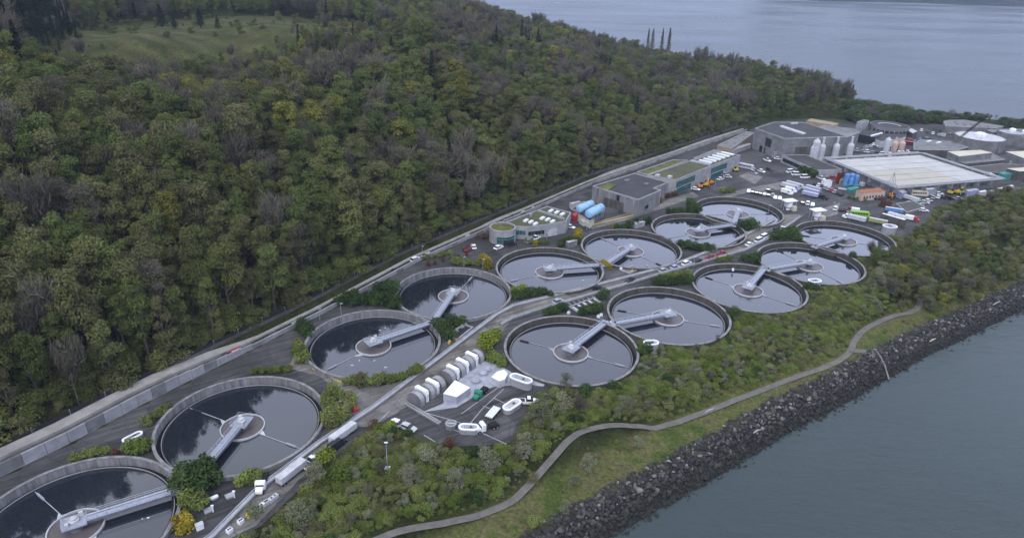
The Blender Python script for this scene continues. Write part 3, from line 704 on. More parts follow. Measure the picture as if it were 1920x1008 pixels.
def conifer_mesh(name, m, seed, h=20, r=3.6, n=1500):
    rng = np.random.default_rng(seed); u = rng.uniform(0, 1, n)**.8; z = h*(.1+.9*u); a = rng.uniform(0, 6.28, n)
    lay = .75+.25*np.sin(z*4.2); rad = r*(1-u)**.85*lay*rng.uniform(.45, 1.05, n)+.12
    C = np.stack([np.cos(a)*rad, np.sin(a)*rad, z-rad*.25], 1); O = np.stack([np.cos(a)*.6, np.sin(a)*.6, np.full(n, .8)], 1)
    return np_mesh(name, [leaves(C, O, .42, rng, .45, .7)], m)
def poplar_mesh(name, m, seed, h=18, r=1.7):
    rng = np.random.default_rng(seed); n = 1800; u = rng.uniform(0, 1, n); a = rng.uniform(0, 6.28, n)
    rad = r*np.sin(np.clip(u*.93+.07, 0, 1)*math.pi)**.6*rng.uniform(.2, 1, n)
    C = np.stack([np.cos(a)*rad, np.sin(a)*rad, h*(.08+.92*u)], 1)
    return np_mesh(name, [leaves(C, np.stack([np.cos(a), np.sin(a), np.full(n, .3)], 1), .3, rng, .6, .6)], m)
def trunk_mesh(name, h, r, seed, limbs=4):
    random.seed(seed); mb = MB(); mb.tube([(0, 0, -.6), (random.uniform(-.2, .2), random.uniform(-.2, .2), h*.35), (random.uniform(-.5, .5), random.uniform(-.5, .5), h*.8)], [r, r*.72, r*.25], 6)
    for i in range(limbs):
        a = random.uniform(0, 6.28); z = h*random.uniform(.28, .5); l = h*random.uniform(.18, .3)
        mb.tube([(0, 0, z), (math.cos(a)*l*.6, math.sin(a)*l*.6, z+l*.6), (math.cos(a)*l, math.sin(a)*l, z+l*1.1)], [r*.45, r*.3, r*.12], 5)
    return mb.mesh(name, M['bark'])
CROWN = {
 'under': [crown_mesh('sapling_crown', ML['green'], s+120, 6, 2.6, -.05, 14, 1500, .2, .6, 1, 1, .55) for s in range(3)],
 'green': [crown_mesh('woodland_crown', ML['green'], s, 13, 3.5+.25*(s % 3), .28, 22, 3900, .185, .45, 1, .8, .36) for s in range(4)]+[crown_mesh('woodland_crown', ML['green'], s+200, 13, 2.7, .15, 24, 3400, .175, .5, 1, .7, .38) for s in range(2)],
 'yellow': [crown_mesh('spring_crown', ML['yellow'], s+20, 13, 3.7, .3, 20, 3400, .19, .45, 1, .8, .38) for s in range(2)],
 'bare': [twig_mesh('twiggy_crown', ML['bare'], s+30) for s in range(2)]+[crown_mesh('budding_crown', ML['bare'], 33+s, 13, 3.6, .3, 20, 3000, .16, .8, 1, .5, .42) for s in range(2)],
 'conifer': [conifer_mesh('conifer_crown', ML['conifer'], s+40) for s in range(2)],
 'willow': [crown_mesh('willow_crown', ML['willow'], s+50, 7, 3.0, .05, 12, 1500, .2, .7, 1, .6) for s in range(3)],
 'bank': [crown_mesh('bramble_crown', ML['bank'], s+60, 2.0, 1.8, -.1, 11, 1000, .13, .6, 1, .8, .5) for s in range(4)],
 'shrub': [crown_mesh('shrub_crown', ML['dark'], s+70, 2.8, 1.9, -.05, 10, 900, .17, .5, 1, 1, .5) for s in range(3)],
 'bright': [crown_mesh('lime_shrub_crown', ML['bright'], s+80, 3.0, 1.8, -.05, 10, 850, .18, .55, 1, 1, .5) for s in range(2)],
 'gold': [crown_mesh('golden_shrub_crown', ML['gold'], 90, 3.0, 1.7, -.05, 9, 700, .18, .6, 1, 1, .5)],
 'rust': [crown_mesh('rust_shrub_crown', ML['rust'], 91, 3.0, 1.8, -.05, 9, 700, .18, .7, 1, .6, .5)],
 'moss': [crown_mesh('green_shrub_crown', ML['bank'], s+93, 3.0, 1.9, -.05, 10, 850, .18, .55, 1, 1, .5) for s in range(2)],
}
CH = {'under': 6, 'green': 13, 'yellow': 13, 'bare': 13, 'conifer': 20, 'willow': 7, 'bank': 2, 'shrub': 2.8, 'bright': 3, 'gold': 3, 'rust': 3, 'moss': 3}
TRUNK = {'green': trunk_mesh('tree_trunk', 13, .32, 1), 'bare': trunk_mesh('tree_trunk', 13, .28, 2, 7), 'conifer': trunk_mesh('tree_trunk', 18, .35, 3, 0), 'willow': trunk_mesh('tree_trunk', 7, .2, 4, 5)}
TRUNK['yellow'] = TRUNK['green']
PROTO = {}
def plant(kind, x, y, z, size, label, group=None, name=None, cat='tree', rz=None, sxy=1.0):
    """one tree or shrub; size = its height in metres"""
    k = size/CH[kind]; ci = random.randrange(len(CROWN[kind]))
    t = thing(name or ('tree' if kind in TRUNK else 'shrub'), label, cat, (x, y, z), random.uniform(0, 6.28) if rz is None else rz, group)
    t.scale = (k*sxy, k*sxy, k)
    c = link('crown', CROWN[kind][ci], t)
    if kind in TRUNK: link('trunk', TRUNK[kind], t)
    PROTO.setdefault((kind, ci), c)
    return t

# ---- the wooded hill: candidates on a jittered grid
def jitter_grid(x0, x1, y0, y1, s, seed):
    r = np.random.default_rng(seed); X, Y = np.meshgrid(np.arange(x0, x1, s), np.arange(y0, y1, s))
    X = X+r.uniform(-.45, .45, X.shape)*s; Y = Y+r.uniform(-.45, .45, Y.shape)*s; return X.ravel(), Y.ravel()
def in_view(X, Y, Z, mx=60, my=90):
    Q = np.stack([X, Y, Z-CAMZ], 1); zc = Q@_f; zc = np.where(zc < 5, 1e9, zc); px = 960+FOC*(Q@_r)/zc; py = 504-FOC*(Q@_u)/zc
    return (px > -mx*2000/np.maximum(zc, 120)/3) & (px < 1920+mx) & (py > -my) & (py < 1008+my*3) & (zc < 5000), px, py, zc
X1, Y1 = jitter_grid(-460, 340, 60, 460, 5.5, 1); X2, Y2 = jitter_grid(-520, 360, 460, 900, 6.3, 2)
HX, HY = np.r_[X1, X2], np.r_[Y1, Y2]
dh = sdist(HX, HY, hillpoly); sdl = sdist(HX, HY, LAND)
k = (dh > 9.0) & (sdl > 6) & ~inside(HX, HY, GROUNDP)
HX, HY = HX[k], HY[k]; HZs = height(HX, HY); dh = dh[k]
vis, hpx, hpy, hzc = in_view(HX, HY, HZs+8); k = vis
HX, HY, HZs, dh, hpx, hpy, hzc = [a[k] for a in (HX, HY, HZs, dh, hpx, hpy, hzc)]
rr = np.random.default_rng(5); U = rr.uniform(0, 1, len(HX))
meadow = inside(HX, HY, MEADOW) & (seg_dist(HX, HY, MEADOW) > 12*(vnoise(HX, HY, 22, 95)-.35))
n1 = vnoise(HX, HY, 90, 21); n2 = vnoise(HX, HY, 45, 22); n3 = vnoise(HX, HY, 120, 23)
far = np.clip((hzc-260)/250, 0, 1)
kind = np.full(len(HX), 'green', object)
kind[U < .04+.08*far+.75*np.clip((n1-.56)*4, 0, 1)*(.15+.85*far)] = 'bare'
kind[(U > .985-.35*np.clip((n2-.63)*5, 0, 1)*far)] = 'yellow'
kind[(U > .965) & (n3 < .33) & (hzc > 330)] = 'conifer'; kind[(U > .997)] = 'conifer'
# the dark conifer stand far left, and the ridge clump by the spit
kind[(hpx-HZs*0 < 150-.6*np.abs(hpy-60)+30*(n2-.5)) & (hpy < 128) & (U > .1)] = 'conifer'
kind[(hpx > 1310) & (kind != 'conifer') & (U > .6)] = 'green'
# yellow-green clump in the middle of the slope
for cx, cy, r_ in ((385, 190, 45), (350, 215, 30), (520, 150, 20), (590, 250, 18), (115, 380, 22), (310, 330, 18), (930, 145, 16), (850, 205, 20), (215, 130, 24), (490, 205, 20)):
    kind[(np.hypot((hpx-cx), (hpy-cy)*1.4) < r_) & (U < .8)] = 'yellow'
for cx, cy, r_ in ((785, 215, 22), (475, 330, 50), (130, 115, 40), (700, 240, 35), (300, 210, 30), (560, 110, 50), (640, 190, 45), (840, 320, 50), (90, 430, 40), (900, 60, 50)):
    kind[(np.hypot((hpx-cx), (hpy-cy)*1.4) < r_) & (U < .6) & (kind == 'green')] = 'bare'
for cx, cy, r_ in ((530, 60, 16), (555, 65, 14), (705, 60, 14), (660, 42, 10), (720, 90, 14), (925, 95, 9), (985, 85, 12), (1010, 98, 10)):
    kind[(np.hypot((hpx-cx), (hpy-cy)*1.2) < r_) & (U < .7)] = 'conifer'
keep = ~meadow & ~((n1 < .08)); 
HX, HY, HZs, hzc, hpx, hpy, kind, dh = [a[keep] for a in (HX, HY, HZs, hzc, hpx, hpy, kind, dh)]
sz = rr.uniform(.72, 1.28, len(HX))*(1+.3*(vnoise(HX, HY, 50, 31)-.4))*np.interp(hzc, [200, 330, 420, 520], [1.85, 1.65, 1.35, 1.25])
sz *= np.where(kind == 'conifer', .75, 1)*np.where(dh < 12, .85, 1)*np.where((hpx > 1310) & (hpx < 1540), 1.2, 1)
sz *= np.where(inside(HX, HY, [(p[0]*1.0, p[1]-45) for p in MEADOW]), .55, 1)
order = np.argsort(hzc)
onscreen = (hpx > -10) & (hpx < 1930) & (hpy < 1015)
ind = [i for i in order if onscreen[i]][:285]; indset = set(ind)
LBL = {'green': ('olive-green broadleaf tree in the dense wood on the slope above the retaining wall', 'green trees on the lower slope'),
       'bare': ('grey-brown budding tree in the dense wood on the slope above the retaining wall', 'budding trees on the lower slope'),
       'yellow': ('yellow-green spring tree in the dense wood on the slope above the retaining wall', 'yellow-green trees on the lower slope'),
       'conifer': ('dark conifer in the dense wood on the slope above the retaining wall', 'conifers on the lower slope')}
random.seed(12)
for i in ind:
    kd = kind[i]; plant(kd, HX[i], HY[i], HZs[i]-.3, CH[kd]*sz[i], *LBL[kd], name='conifer' if kd == 'conifer' else 'tree', sxy=random.uniform(.66, .86))
rest = np.array([i for i in range(len(HX)) if i not in indset])

# young growth along the foot of the wood and in its gaps
EX, EY = jitter_grid(-460, 340, 60, 760, 3.1, 101); edh = sdist(EX, EY, hillpoly); r2 = np.random.default_rng(102)
k = (edh > 7.6) & (edh < 30) & (sdist(EX, EY, LAND) > 5) & ~inside(EX, EY, GROUNDP) & (r2.uniform(0, 1, len(EX)) < np.interp(edh, [8, 16, 30], [.95, .6, .3]))
EX, EY = EX[k], EY[k]; EZ = height(EX, EY); v, epx, epy, ezc = in_view(EX, EY, EZ); EX, EY, EZ, ezc, epx, epy = [a[v] for a in (EX, EY, EZ, ezc, epx, epy)]; eh = r2.uniform(2.8, 8.5, len(EX))
MX, MY = jitter_grid(-420, 0, 330, 620, 5.5, 111); k = inside(MX, MY, MEADOW); MX, MY = MX[k], MY[k]; md = seg_dist(MX, MY, MEADOW); k = r2.uniform(0, 1, len(MX)) < np.where(md < 9, .5, .035+.2*(vnoise(MX, MY, 26, 113) > .62))
MX, MY = MX[k], MY[k]; MZ = height(MX, MY); EX = np.r_[EX, MX]; EY = np.r_[EY, MY]; EZ = np.r_[EZ, MZ]; eh = np.r_[eh, r2.uniform(1.2, 5, len(MX))]; v, e1, e2, e3 = in_view(MX, MY, MZ); ezc = np.r_[ezc, e3]; epx = np.r_[epx, e1]; epy = np.r_[epy, e2]
eo = np.argsort(ezc); esel = [i for i in eo if 0 < epx[i] < 1900 and epy[i] < 1000][:30]
for i in esel: plant('under', EX[i], EY[i], EZ[i]-.2, eh[i], 'young green tree at the foot of the wood beside the perimeter fence', 'young trees at the foot of the wood', name='sapling')
eb = np.ones(len(EX), bool); eb[esel] = False; UND = (EX[eb], EY[eb], EZ[eb]-.2, eh[eb])
# single trees that stand out
for px, py, kd, h, lab, grp in (
    (305, 56, 'conifer', 15, 'dark rounded conifer alone on the meadow, left of the pair', None), (378, 60, 'conifer', 12, 'dark bushy conifer alone in the middle of the far meadow', None),
    (410, 62, 'conifer', 9, 'small dark conifer at the right of the far meadow', None), (330, 70, 'conifer', 8, 'smallest dark conifer standing low on the far meadow', None)):
    g = G(px, py, 62); g.z = HZ(g.x, g.y)
    plant(kd, g.x, g.y, g.z, h, lab, grp, name='conifer', sxy=2.0)
for k_, (px, wd) in enumerate(((1211, 1), (1219, 1.2), (1237, 1), (1250, 1.2))):
    g = G(px, 118, 12); z = HZ(g.x, g.y); hh = CH['green']
    t = thing('poplar', ['leftmost of the four tall bare poplars above the wooded skyline', 'second from left of the four tall poplars above the skyline', 'third from left of the four tall poplars above the skyline', 'rightmost of the four tall bare poplars above the wooded skyline'][k_], 'tree', (g.x, g.y, z), 0, 'tall poplars on the skyline')
    s_ = (12+13-z+8)/18; t.scale = (1.25*wd, 1.25*wd, max(1.5, s_*1.4)); link('crown', poplar_mesh('poplar_crown', ML['bare'], k_), t); link('trunk', TRUNK['bare'], t).scale = (1, 1, .9)

# ---- shore bank
pathseg = lambda X, Y: seg_dist(X, Y, PATH, closed=False)
BX, BY = jitter_grid(-150, 420, 20, 470, 1.75, 8)
bsd = sdist(BX, BY, LAND)
k = (bsd > 2) & (bsd < 75) & (sdist(BX, BY, hillpoly) < -20)
BX, BY, bsd = BX[k], BY[k], bsd[k]
asd = sdist(BX, BY, ASPH); pd = pathseg(BX, BY)
strip = sdist(BX, BY, gp([(640, 780), (672, 800), (560, 900), (480, 985), (430, 1010), (395, 1010), (482, 925), (600, 835)]))
k = (asd < -1.6) & (pd > 1.75) & (strip < -1.2) & (seg_dist(BX, BY, gp(ROADL), closed=False) > 2.5)
for c in TANKS.values(): k &= np.hypot(BX-c[0], BY-c[1]) > TR+2.0
BX, BY, bsd, pd = BX[k], BY[k], bsd[k], pd[k]
BZ = height(BX, BY); v, bpx, bpy_, bzc = in_view(BX, BY, BZ); 
BX, BY, BZ, bsd, pd, bpx, bpy_ = [a[v] for a in (BX, BY, BZ, bsd, pd, bpx, bpy_)]
# seaward side of the path: grass with only scattered growth
ppx = np.array([p[0] for p in PATHPX]); ppy = np.array([p[1] for p in PATHPX])
gx, gy = np.array([PX((x, y, z)) for x, y, z in zip(BX, BY, BZ)]).T
yp = np.interp(gx, ppx[:-1], ppy[:-1]); sea_side = (gy > yp) & (gx < 1725)
woods = (gx > 1725) | ((gx > 1640) & (gy < 575))
U2 = rr.uniform(0, 1, len(BX)); nb = vnoise(BX, BY, 16, 41)
keep = np.where(sea_side, (U2 < .02+.3*(pd < 2.6)+.5*np.clip((nb-.6)*5, 0, 1)), U2 < .9)
keep &= ~(woods & (U2 > .35)); keep &= ~((np.hypot((gx-1868)/1.0, (gy-463)*1.3) < 26))
bush = dict(x=BX[keep], y=BY[keep], z=BZ[keep], sea=sea_side[keep], woods=woods[keep])
nB = len(bush['x']); bs = rr.uniform(.6, 1.3, nB)*np.where(bush['sea'], .5, 1)*np.where(pd[keep] < 3.4, .5, 1)*np.where(bush['sea'] & (pd[keep] < 2.8), .6, 1)
# taller growth that reads as single trees
def pt(kd, px, py, h, lab, z=-1.5, grp=None, sxy=1.0, cat='tree', name=None):
    g = G(px, py, z); zz = HZ(g.x, g.y)
    for _ in range(3): g = G(px, py, zz); zz = HZ(g.x, g.y)
    return plant(kd, g.x, g.y, zz-.15, h, lab, grp, name=name, cat=cat, sxy=sxy)
random.seed(21)
for px, py, kd, h, lab in (
    (1010, 795, 'willow', 8.5, 'broad grey-green willow beside the service yard corner'), (985, 850, 'willow', 7, 'grey-green willow just below the oval white shaft'),
    (915, 880, 'willow', 7.5, 'spreading grey-green willow above the curve of the footpath'), (1055, 770, 'willow', 7, 'grey-green willow under the nearest shore-side tank'),
    (1085, 778, 'bare', 6, 'twiggy bare tree beside the nearest shore-side tank'), (855, 915, 'willow', 6, 'low grey-green willow left of the footpath curve'),
    (590, 905, 'willow', 6.5, 'pale grey-green tree right of the white truck'), (560, 985, 'willow', 7, 'grey-green willow at the bottom edge left of the slope'),
    (610, 872, 'bright', 5.2, 'yellow-green tree covering the end of the white trailer'), (640, 900, 'moss', 4.5, 'green bush below the yellow-green tree by the trailer'),
    (715, 892, 'bare', 5, 'tan bare tree left of the tall pole'), (690, 930, 'bare', 4.5, 'grey-brown bare bush below the tan tree by the pole'),
    (770, 905, 'willow', 6, 'grey-green tree right of the tall pole'), (800, 870, 'willow', 6, 'grey-green tree at the car park edge of the yard'),
    (700, 800, 'rust', 3.2, 'dark reddish bush at the end of the concrete junction'), (730, 805, 'bright', 3.2, 'bright yellow-green bush at the end of the concrete junction'),
    (845, 838, 'rust', 3.2, 'pinkish brown bush at the lower edge of the service yard'), (1100, 880, 'willow', 5, 'grey-green bush on the grass seaward of the path curve'),
    (1075, 912, 'willow', 4.2, 'low grey-green bush on the seaward grass below the curve'), (1060, 960, 'willow', 4, 'rounded grey-green bush near the rocks at the bottom'),
    (1005, 985, 'moss', 3, 'green bush between the footpath and the rocks at the bottom'), (1195, 835, 'willow', 3.5, 'small grey-green bush close below the path'),
    (1175, 770, 'willow', 5, 'grey-green tree on the bank between the tank and the path'), (1240, 745, 'moss', 4, 'green bush halfway down the bank below the second tank'),
    (1330, 715, 'bare', 4, 'brownish bush on the bank below the second tank'), (1360, 690, 'willow', 4, 'grey-green bush on the bank right of the second tank'),
    (1270, 700, 'moss', 4, 'green bush on the bank close under the second tank rim'), (1470, 640, 'bare', 4, 'brown bush on the bank below the middle shore-side tank'),
    (1545, 600, 'bare', 6, 'grey-brown tree at the rim of the middle shore-side tank'), (1590, 620, 'moss', 4, 'green bush on the bank above the path loop'),
    (1640, 580, 'willow', 5, 'grey-green tree above the loop of the footpath'), (1505, 610, 'bare', 5, 'brown tree just right of the middle shore-side tank'),
    (1100, 740, 'dark' if False else 'shrub', 4, 'dark bush under the rim of the nearest shore-side tank'), (1345, 642, 'bare', 3.5, 'brown bush at the near right rim of second shore-side tank'),
    (1060, 725, 'willow', 5, 'grey-green tree overlapping the nearest rim of the first shore-side tank'), (480, 975, 'willow', 5.5, 'grey-green bush at the bottom edge beside the row of boxes'),
    (660, 985, 'bare', 4, 'grey bare bush at the bottom edge of the picture'), (1500, 790, 'bare', 1.5, 'low dry bush on the grass near the rocks')):
    pt(kd, px, py, h, lab, sxy=1.15 if kd in ('willow', 'bare') else 1.0, cat='tree' if h > 4.5 else 'shrub', name='tree' if h > 4.5 else 'shrub')
# woods on the right
WX, WY = jitter_grid(150, 440, 220, 480, 4.3, 17)
wsd = sdist(WX, WY, LAND); wz = height(WX, WY); wp = np.array([PX((x, y, z)) for x, y, z in zip(WX, WY, wz)])
RW = [(1628, 500), (1650, 470), (1700, 455), (1745, 430), (1780, 402), (1905, 366), (1990, 350), (2060, 520), (1920, 528), (1830, 575), (1760, 600), (1735, 580), (1700, 572), (1640, 560)]
k = inside(wp[:, 0], wp[:, 1], RW) & (wsd > 3) & (np.hypot(wp[:, 0]-1868, (wp[:, 1]-468)*1.1) > 24)
for c in TANKS.values(): k &= np.hypot(WX-c[0], WY-c[1]) > TR+4
WX, WY, wz, wp = WX[k], WY[k], wz[k], wp[k]
U3 = rr.uniform(0, 1, len(WX)); wkind = np.where(U3 < .10, 'bare', np.where(U3 < .32, 'willow', np.where(U3 < .34, 'yellow', 'green')))
wh = rr.uniform(6.5, 10.5, len(WX)); wh = np.where(wkind == 'willow', wh*.75, wh)
# the tree line along the far shore, beyond the works
FX, FY = jitter_grid(180, 480, 520, 640, 4.5, 18); fsd = sdist(FX, FY, LAND)
fz = height(FX, FY); fp = np.array([PX((x, y, z)) for x, y, z in zip(FX, FY, fz)])
k = (fsd > 3) & (((fp[:, 0] > 1590) & (fp[:, 0] < 1780) & (fp[:, 1] < 232)) | ((fp[:, 0] > 1870) & (fp[:, 1] < 245)) | ((fp[:, 0] >= 1780) & (fp[:, 0] <= 1870) & (fp[:, 1] < 226))) & ~(inside(FX, FY, hillpoly) & (sdist(FX, FY, hillpoly) > 9))
FX, FY, fz, fp = FX[k], FY[k], fz[k], fp[k]; fh = rr.uniform(4, 8, len(FX))*np.where(fp[:, 0] < 1700, 1.2, .8)*np.where(fp[:, 0] > 1870, .7, 1)
random.seed(5)
for px, py, kd, h, lab in ((1634, 222, 'bare', 11, 'tall bare tree on the shore line left of the round hall'), (1672, 226, 'bare', 8, 'bare tree standing on the shore line behind the round hall'),
                           (1724, 232, 'bare', 9, 'grey bare tree beside the shore right of the round hall'), (1738, 233, 'green', 8, 'green tree beside the shore right of the round hall'),
                           (1779, 232, 'bare', 13, 'tall bare tree at the corner of the long flat roof by the shore'), (1810, 228, 'bare', 4, 'small bare tree peeping over the long flat roof'),
                           (1905, 240, 'bare', 6, 'grey bare tree on the shore at the right picture edge')):
    pt(kd, px, py, h, lab, sxy=1.1)

# ---- shrubs in the planting beds, each on its own
def bed(px0, px1, kd, n, h, where, sp=1.4):
    """n shrubs between two picture points"""
    nm = {'shrub': 'dark green shrub', 'moss': 'green shrub', 'bright': 'bright lime-green shrub', 'gold': 'golden yellow shrub', 'rust': 'reddish brown shrub'}[kd]
    for i in range(n):
        t = (i+.5)/n; x = px0[0]*(1-t)+px1[0]*t; y = px0[1]*(1-t)+px1[1]*t
        g = G(x+random.uniform(-sp, sp), y+random.uniform(-sp, sp)*.5, GZ)
        for c in TANKS.values():
            d = math.hypot(g.x-c[0], g.y-c[1])
            if d < TR+1.5: f_ = (TR+1.6)/d; g.x = c[0]+(g.x-c[0])*f_; g.y = c[1]+(g.y-c[1])*f_
        plant(kd, g.x, g.y, GZ, h*random.uniform(1.0, 1.45), f'{nm} {where}', f'{nm}s {where}' if n > 1 else None, name='shrub', cat='shrub')
random.seed(33)
for a in (
    ((655, 715), (785, 695), 'moss', 13, 2.8, 'in the hedge along the near rim of the third tank'),
    ((555, 650), (568, 682), 'moss', 5, 3.0, 'at the left rim of the third hillside tank'), ((563, 612), (580, 632), 'shrub', 4, 3.0, 'at the upper left rim of the third tank'),
    ((640, 570), (765, 572), 'shrub', 14, 3.8, 'between the third tank and the terrace wall'), ((700, 555), (760, 548), 'shrub', 6, 4.0, 'left of the fourth hillside tank'),
    ((815, 612), (850, 640), 'shrub', 4, 3.8, 'where the third and fourth tank bridges meet'), ((840, 612), (866, 610), 'shrub', 3, 3.4, 'where the third and fourth tank bridges meet, nearer the road'),
    ((605, 755), (650, 785), 'moss', 8, 3.4, 'in the bed right of the second tank'), ((600, 790), (635, 800), 'moss', 6, 3.4, 'in the lower bed right of the second tank'), ((618, 738), (662, 762), 'moss', 6, 3.0, 'in the bed beside the junction'),
    ((470, 700), (545, 696), 'moss', 7, 1.9, 'in the thin bed above the second tank'),
    ((340, 915), (400, 905), 'shrub', 6, 5.0, 'in the big clump between the first two tanks'), ((345, 945), (380, 955), 'moss', 4, 3.6, 'at the foot of the clump between the first two tanks'),
    ((330, 975), (355, 1000), 'gold', 4, 2.8, 'at the right rim of the first tank'), ((455, 905), (490, 897), 'moss', 4, 2.8, 'at the near rim of second tank beside the gallery'),
    ((245, 850), (285, 840), 'moss', 5, 3.0, 'below the oval shaft between the first two tanks'), ((130, 865), (205, 848), 'moss', 7, 2.0, 'between the first tank and the perimeter road'),
    ((270, 800), (320, 765), 'moss', 6, 2.2, 'at the upper left rim of the second tank'), ((210, 855), (240, 850), 'rust', 3, 1.8, 'in the bed above the first tank'),
    ((785, 488), (850, 478), 'moss', 6, 2.0, 'on the slope above the fourth tank'), ((850, 495), (905, 498), 'moss', 6, 2.6, 'above the far rim of the fourth tank'), ((907, 492), (912, 505), 'gold', 3, 3.4, 'left of the fifth hillside tank'),
    ((962, 560), (1035, 548), 'shrub', 9, 2.8, 'between the fifth tank and the gallery wall'), ((955, 555), (985, 545), 'bright', 3, 2.8, 'right of the fourth hillside tank'),
    ((1045, 462), (1090, 455), 'shrub', 6, 3.0, 'between the fifth and sixth tanks'), ((1055, 458), (1070, 452), 'bright', 2, 3.0, 'under the small pale shed'), ((1078, 447), (1088, 440), 'gold', 3, 3.0, 'beside the sixth tank'),
    ((980, 455), (1030, 458), 'moss', 5, 2.0, 'in the bed behind the fifth tank'), ((1000, 460), (1008, 458), 'gold', 1, 2.6, 'behind the fifth tank'),
    ((1130, 498), (1145, 505), 'gold', 3, 2.4, 'where the fifth and sixth tank bridges meet'), ((1155, 432), (1220, 418), 'shrub', 8, 2.6, 'between the sixth tank and the upper drive'), ((1150, 430), (1162, 428), 'gold', 2, 2.2, 'along the upper drive'),
    ((1275, 460), (1330, 465), 'shrub', 8, 3.0, 'between the seventh tank and the gallery wall'), ((1250, 402), (1300, 398), 'shrub', 7, 2.8, 'behind the seventh tank'), ((1290, 385), (1300, 392), 'shrub', 3, 3.6, 'behind the eighth tank'),
    ((1305, 398), (1325, 402), 'shrub', 4, 4.0, 'at the near left rim of the eighth tank'), ((1388, 424), (1410, 424), 'shrub', 4, 4.2, 'between the eighth tank and the gallery wall'), ((1352, 362), (1378, 360), 'moss', 4, 2.4, 'beside the car yard behind the eighth tank'),
    ((1222, 385), (1240, 378), 'gold', 2, 2.4, 'under the long grey building'), ((1245, 372), (1272, 366), 'rust', 4, 2.6, 'under the long grey building'), ((1200, 388), (1222, 386), 'moss', 3, 2.0, 'under the long grey building'),
    ((1155, 372), (1172, 384), 'shrub', 4, 3.6, 'against the wall of the mossy-roofed building'), ((905, 655), (930, 640), 'bright', 4, 4.0, 'beside the first shore-side tank'), ((915, 672), (945, 688), 'moss', 6, 2.6, 'between the service yard and the first shore-side tank'),
    ((1020, 590), (1060, 582), 'shrub', 6, 2.4, 'behind the first shore-side tank'), ((1085, 590), (1130, 582), 'shrub', 6, 2.8, 'between road and the first two shore-side tanks'), ((1125, 562), (1140, 558), 'shrub', 2, 3.4, 'beside the parked dark car by the road'),
    ((1228, 535), (1300, 530), 'shrub', 12, 2.8, 'between the road and second shore-side tank'), ((1235, 528), (1290, 516), 'moss', 8, 2.6, 'along the parapet above second shore-side tank'),
    ((1345, 492), (1370, 490), 'moss', 3, 2.4, 'above the middle shore-side tank'), ((1390, 488), (1432, 490), 'shrub', 7, 3.0, 'between the third and fourth shore-side tanks'), ((1430, 494), (1440, 492), 'shrub', 2, 3.6, 'at the meeting of the third and fourth bridges'),
    ((1448, 450), (1505, 440), 'shrub', 10, 3.6, 'between the road end and the farthest shore-side tank'), ((1470, 445), (1500, 452), 'shrub', 5, 3.6, 'at the left rim of the farthest shore-side tank'),
    ((1590, 478), (1600, 482), 'shrub', 2, 2.6, 'between the two farthest shore-side tanks'), ((1508, 545), (1530, 548), 'shrub', 4, 3.0, 'beside the oval shaft of the fourth shore-side tank'), ((1372, 592), (1380, 596), 'shrub', 2, 3.2, 'between second and third shore-side tanks'),
    ((1205, 660), (1212, 668), 'shrub', 2, 3.0, 'left of the oval shaft below second shore-side tank'), ((1500, 325), (1528, 335), 'shrub', 5, 4.0, 'beside the three white vans'), ((1590, 372), (1625, 376), 'moss', 5, 1.8, 'in the verge along the curved yard road'),
    ((1650, 385), (1668, 392), 'rust', 4, 3.4, 'between the yard road and the trailers'), ((880, 478), (795, 500), 'rust', 6, 1.6, 'on the strip beside the red kerb'), ((895, 448), (925, 446), 'rust', 4, 2.0, 'beside the round-ended building'),
    ((1140, 378), (1150, 384), 'moss', 2, 3.0, 'beside the blue tank pair')):
    bed(*a)
for a in ((385, 925, 0, 0), ):
    pass

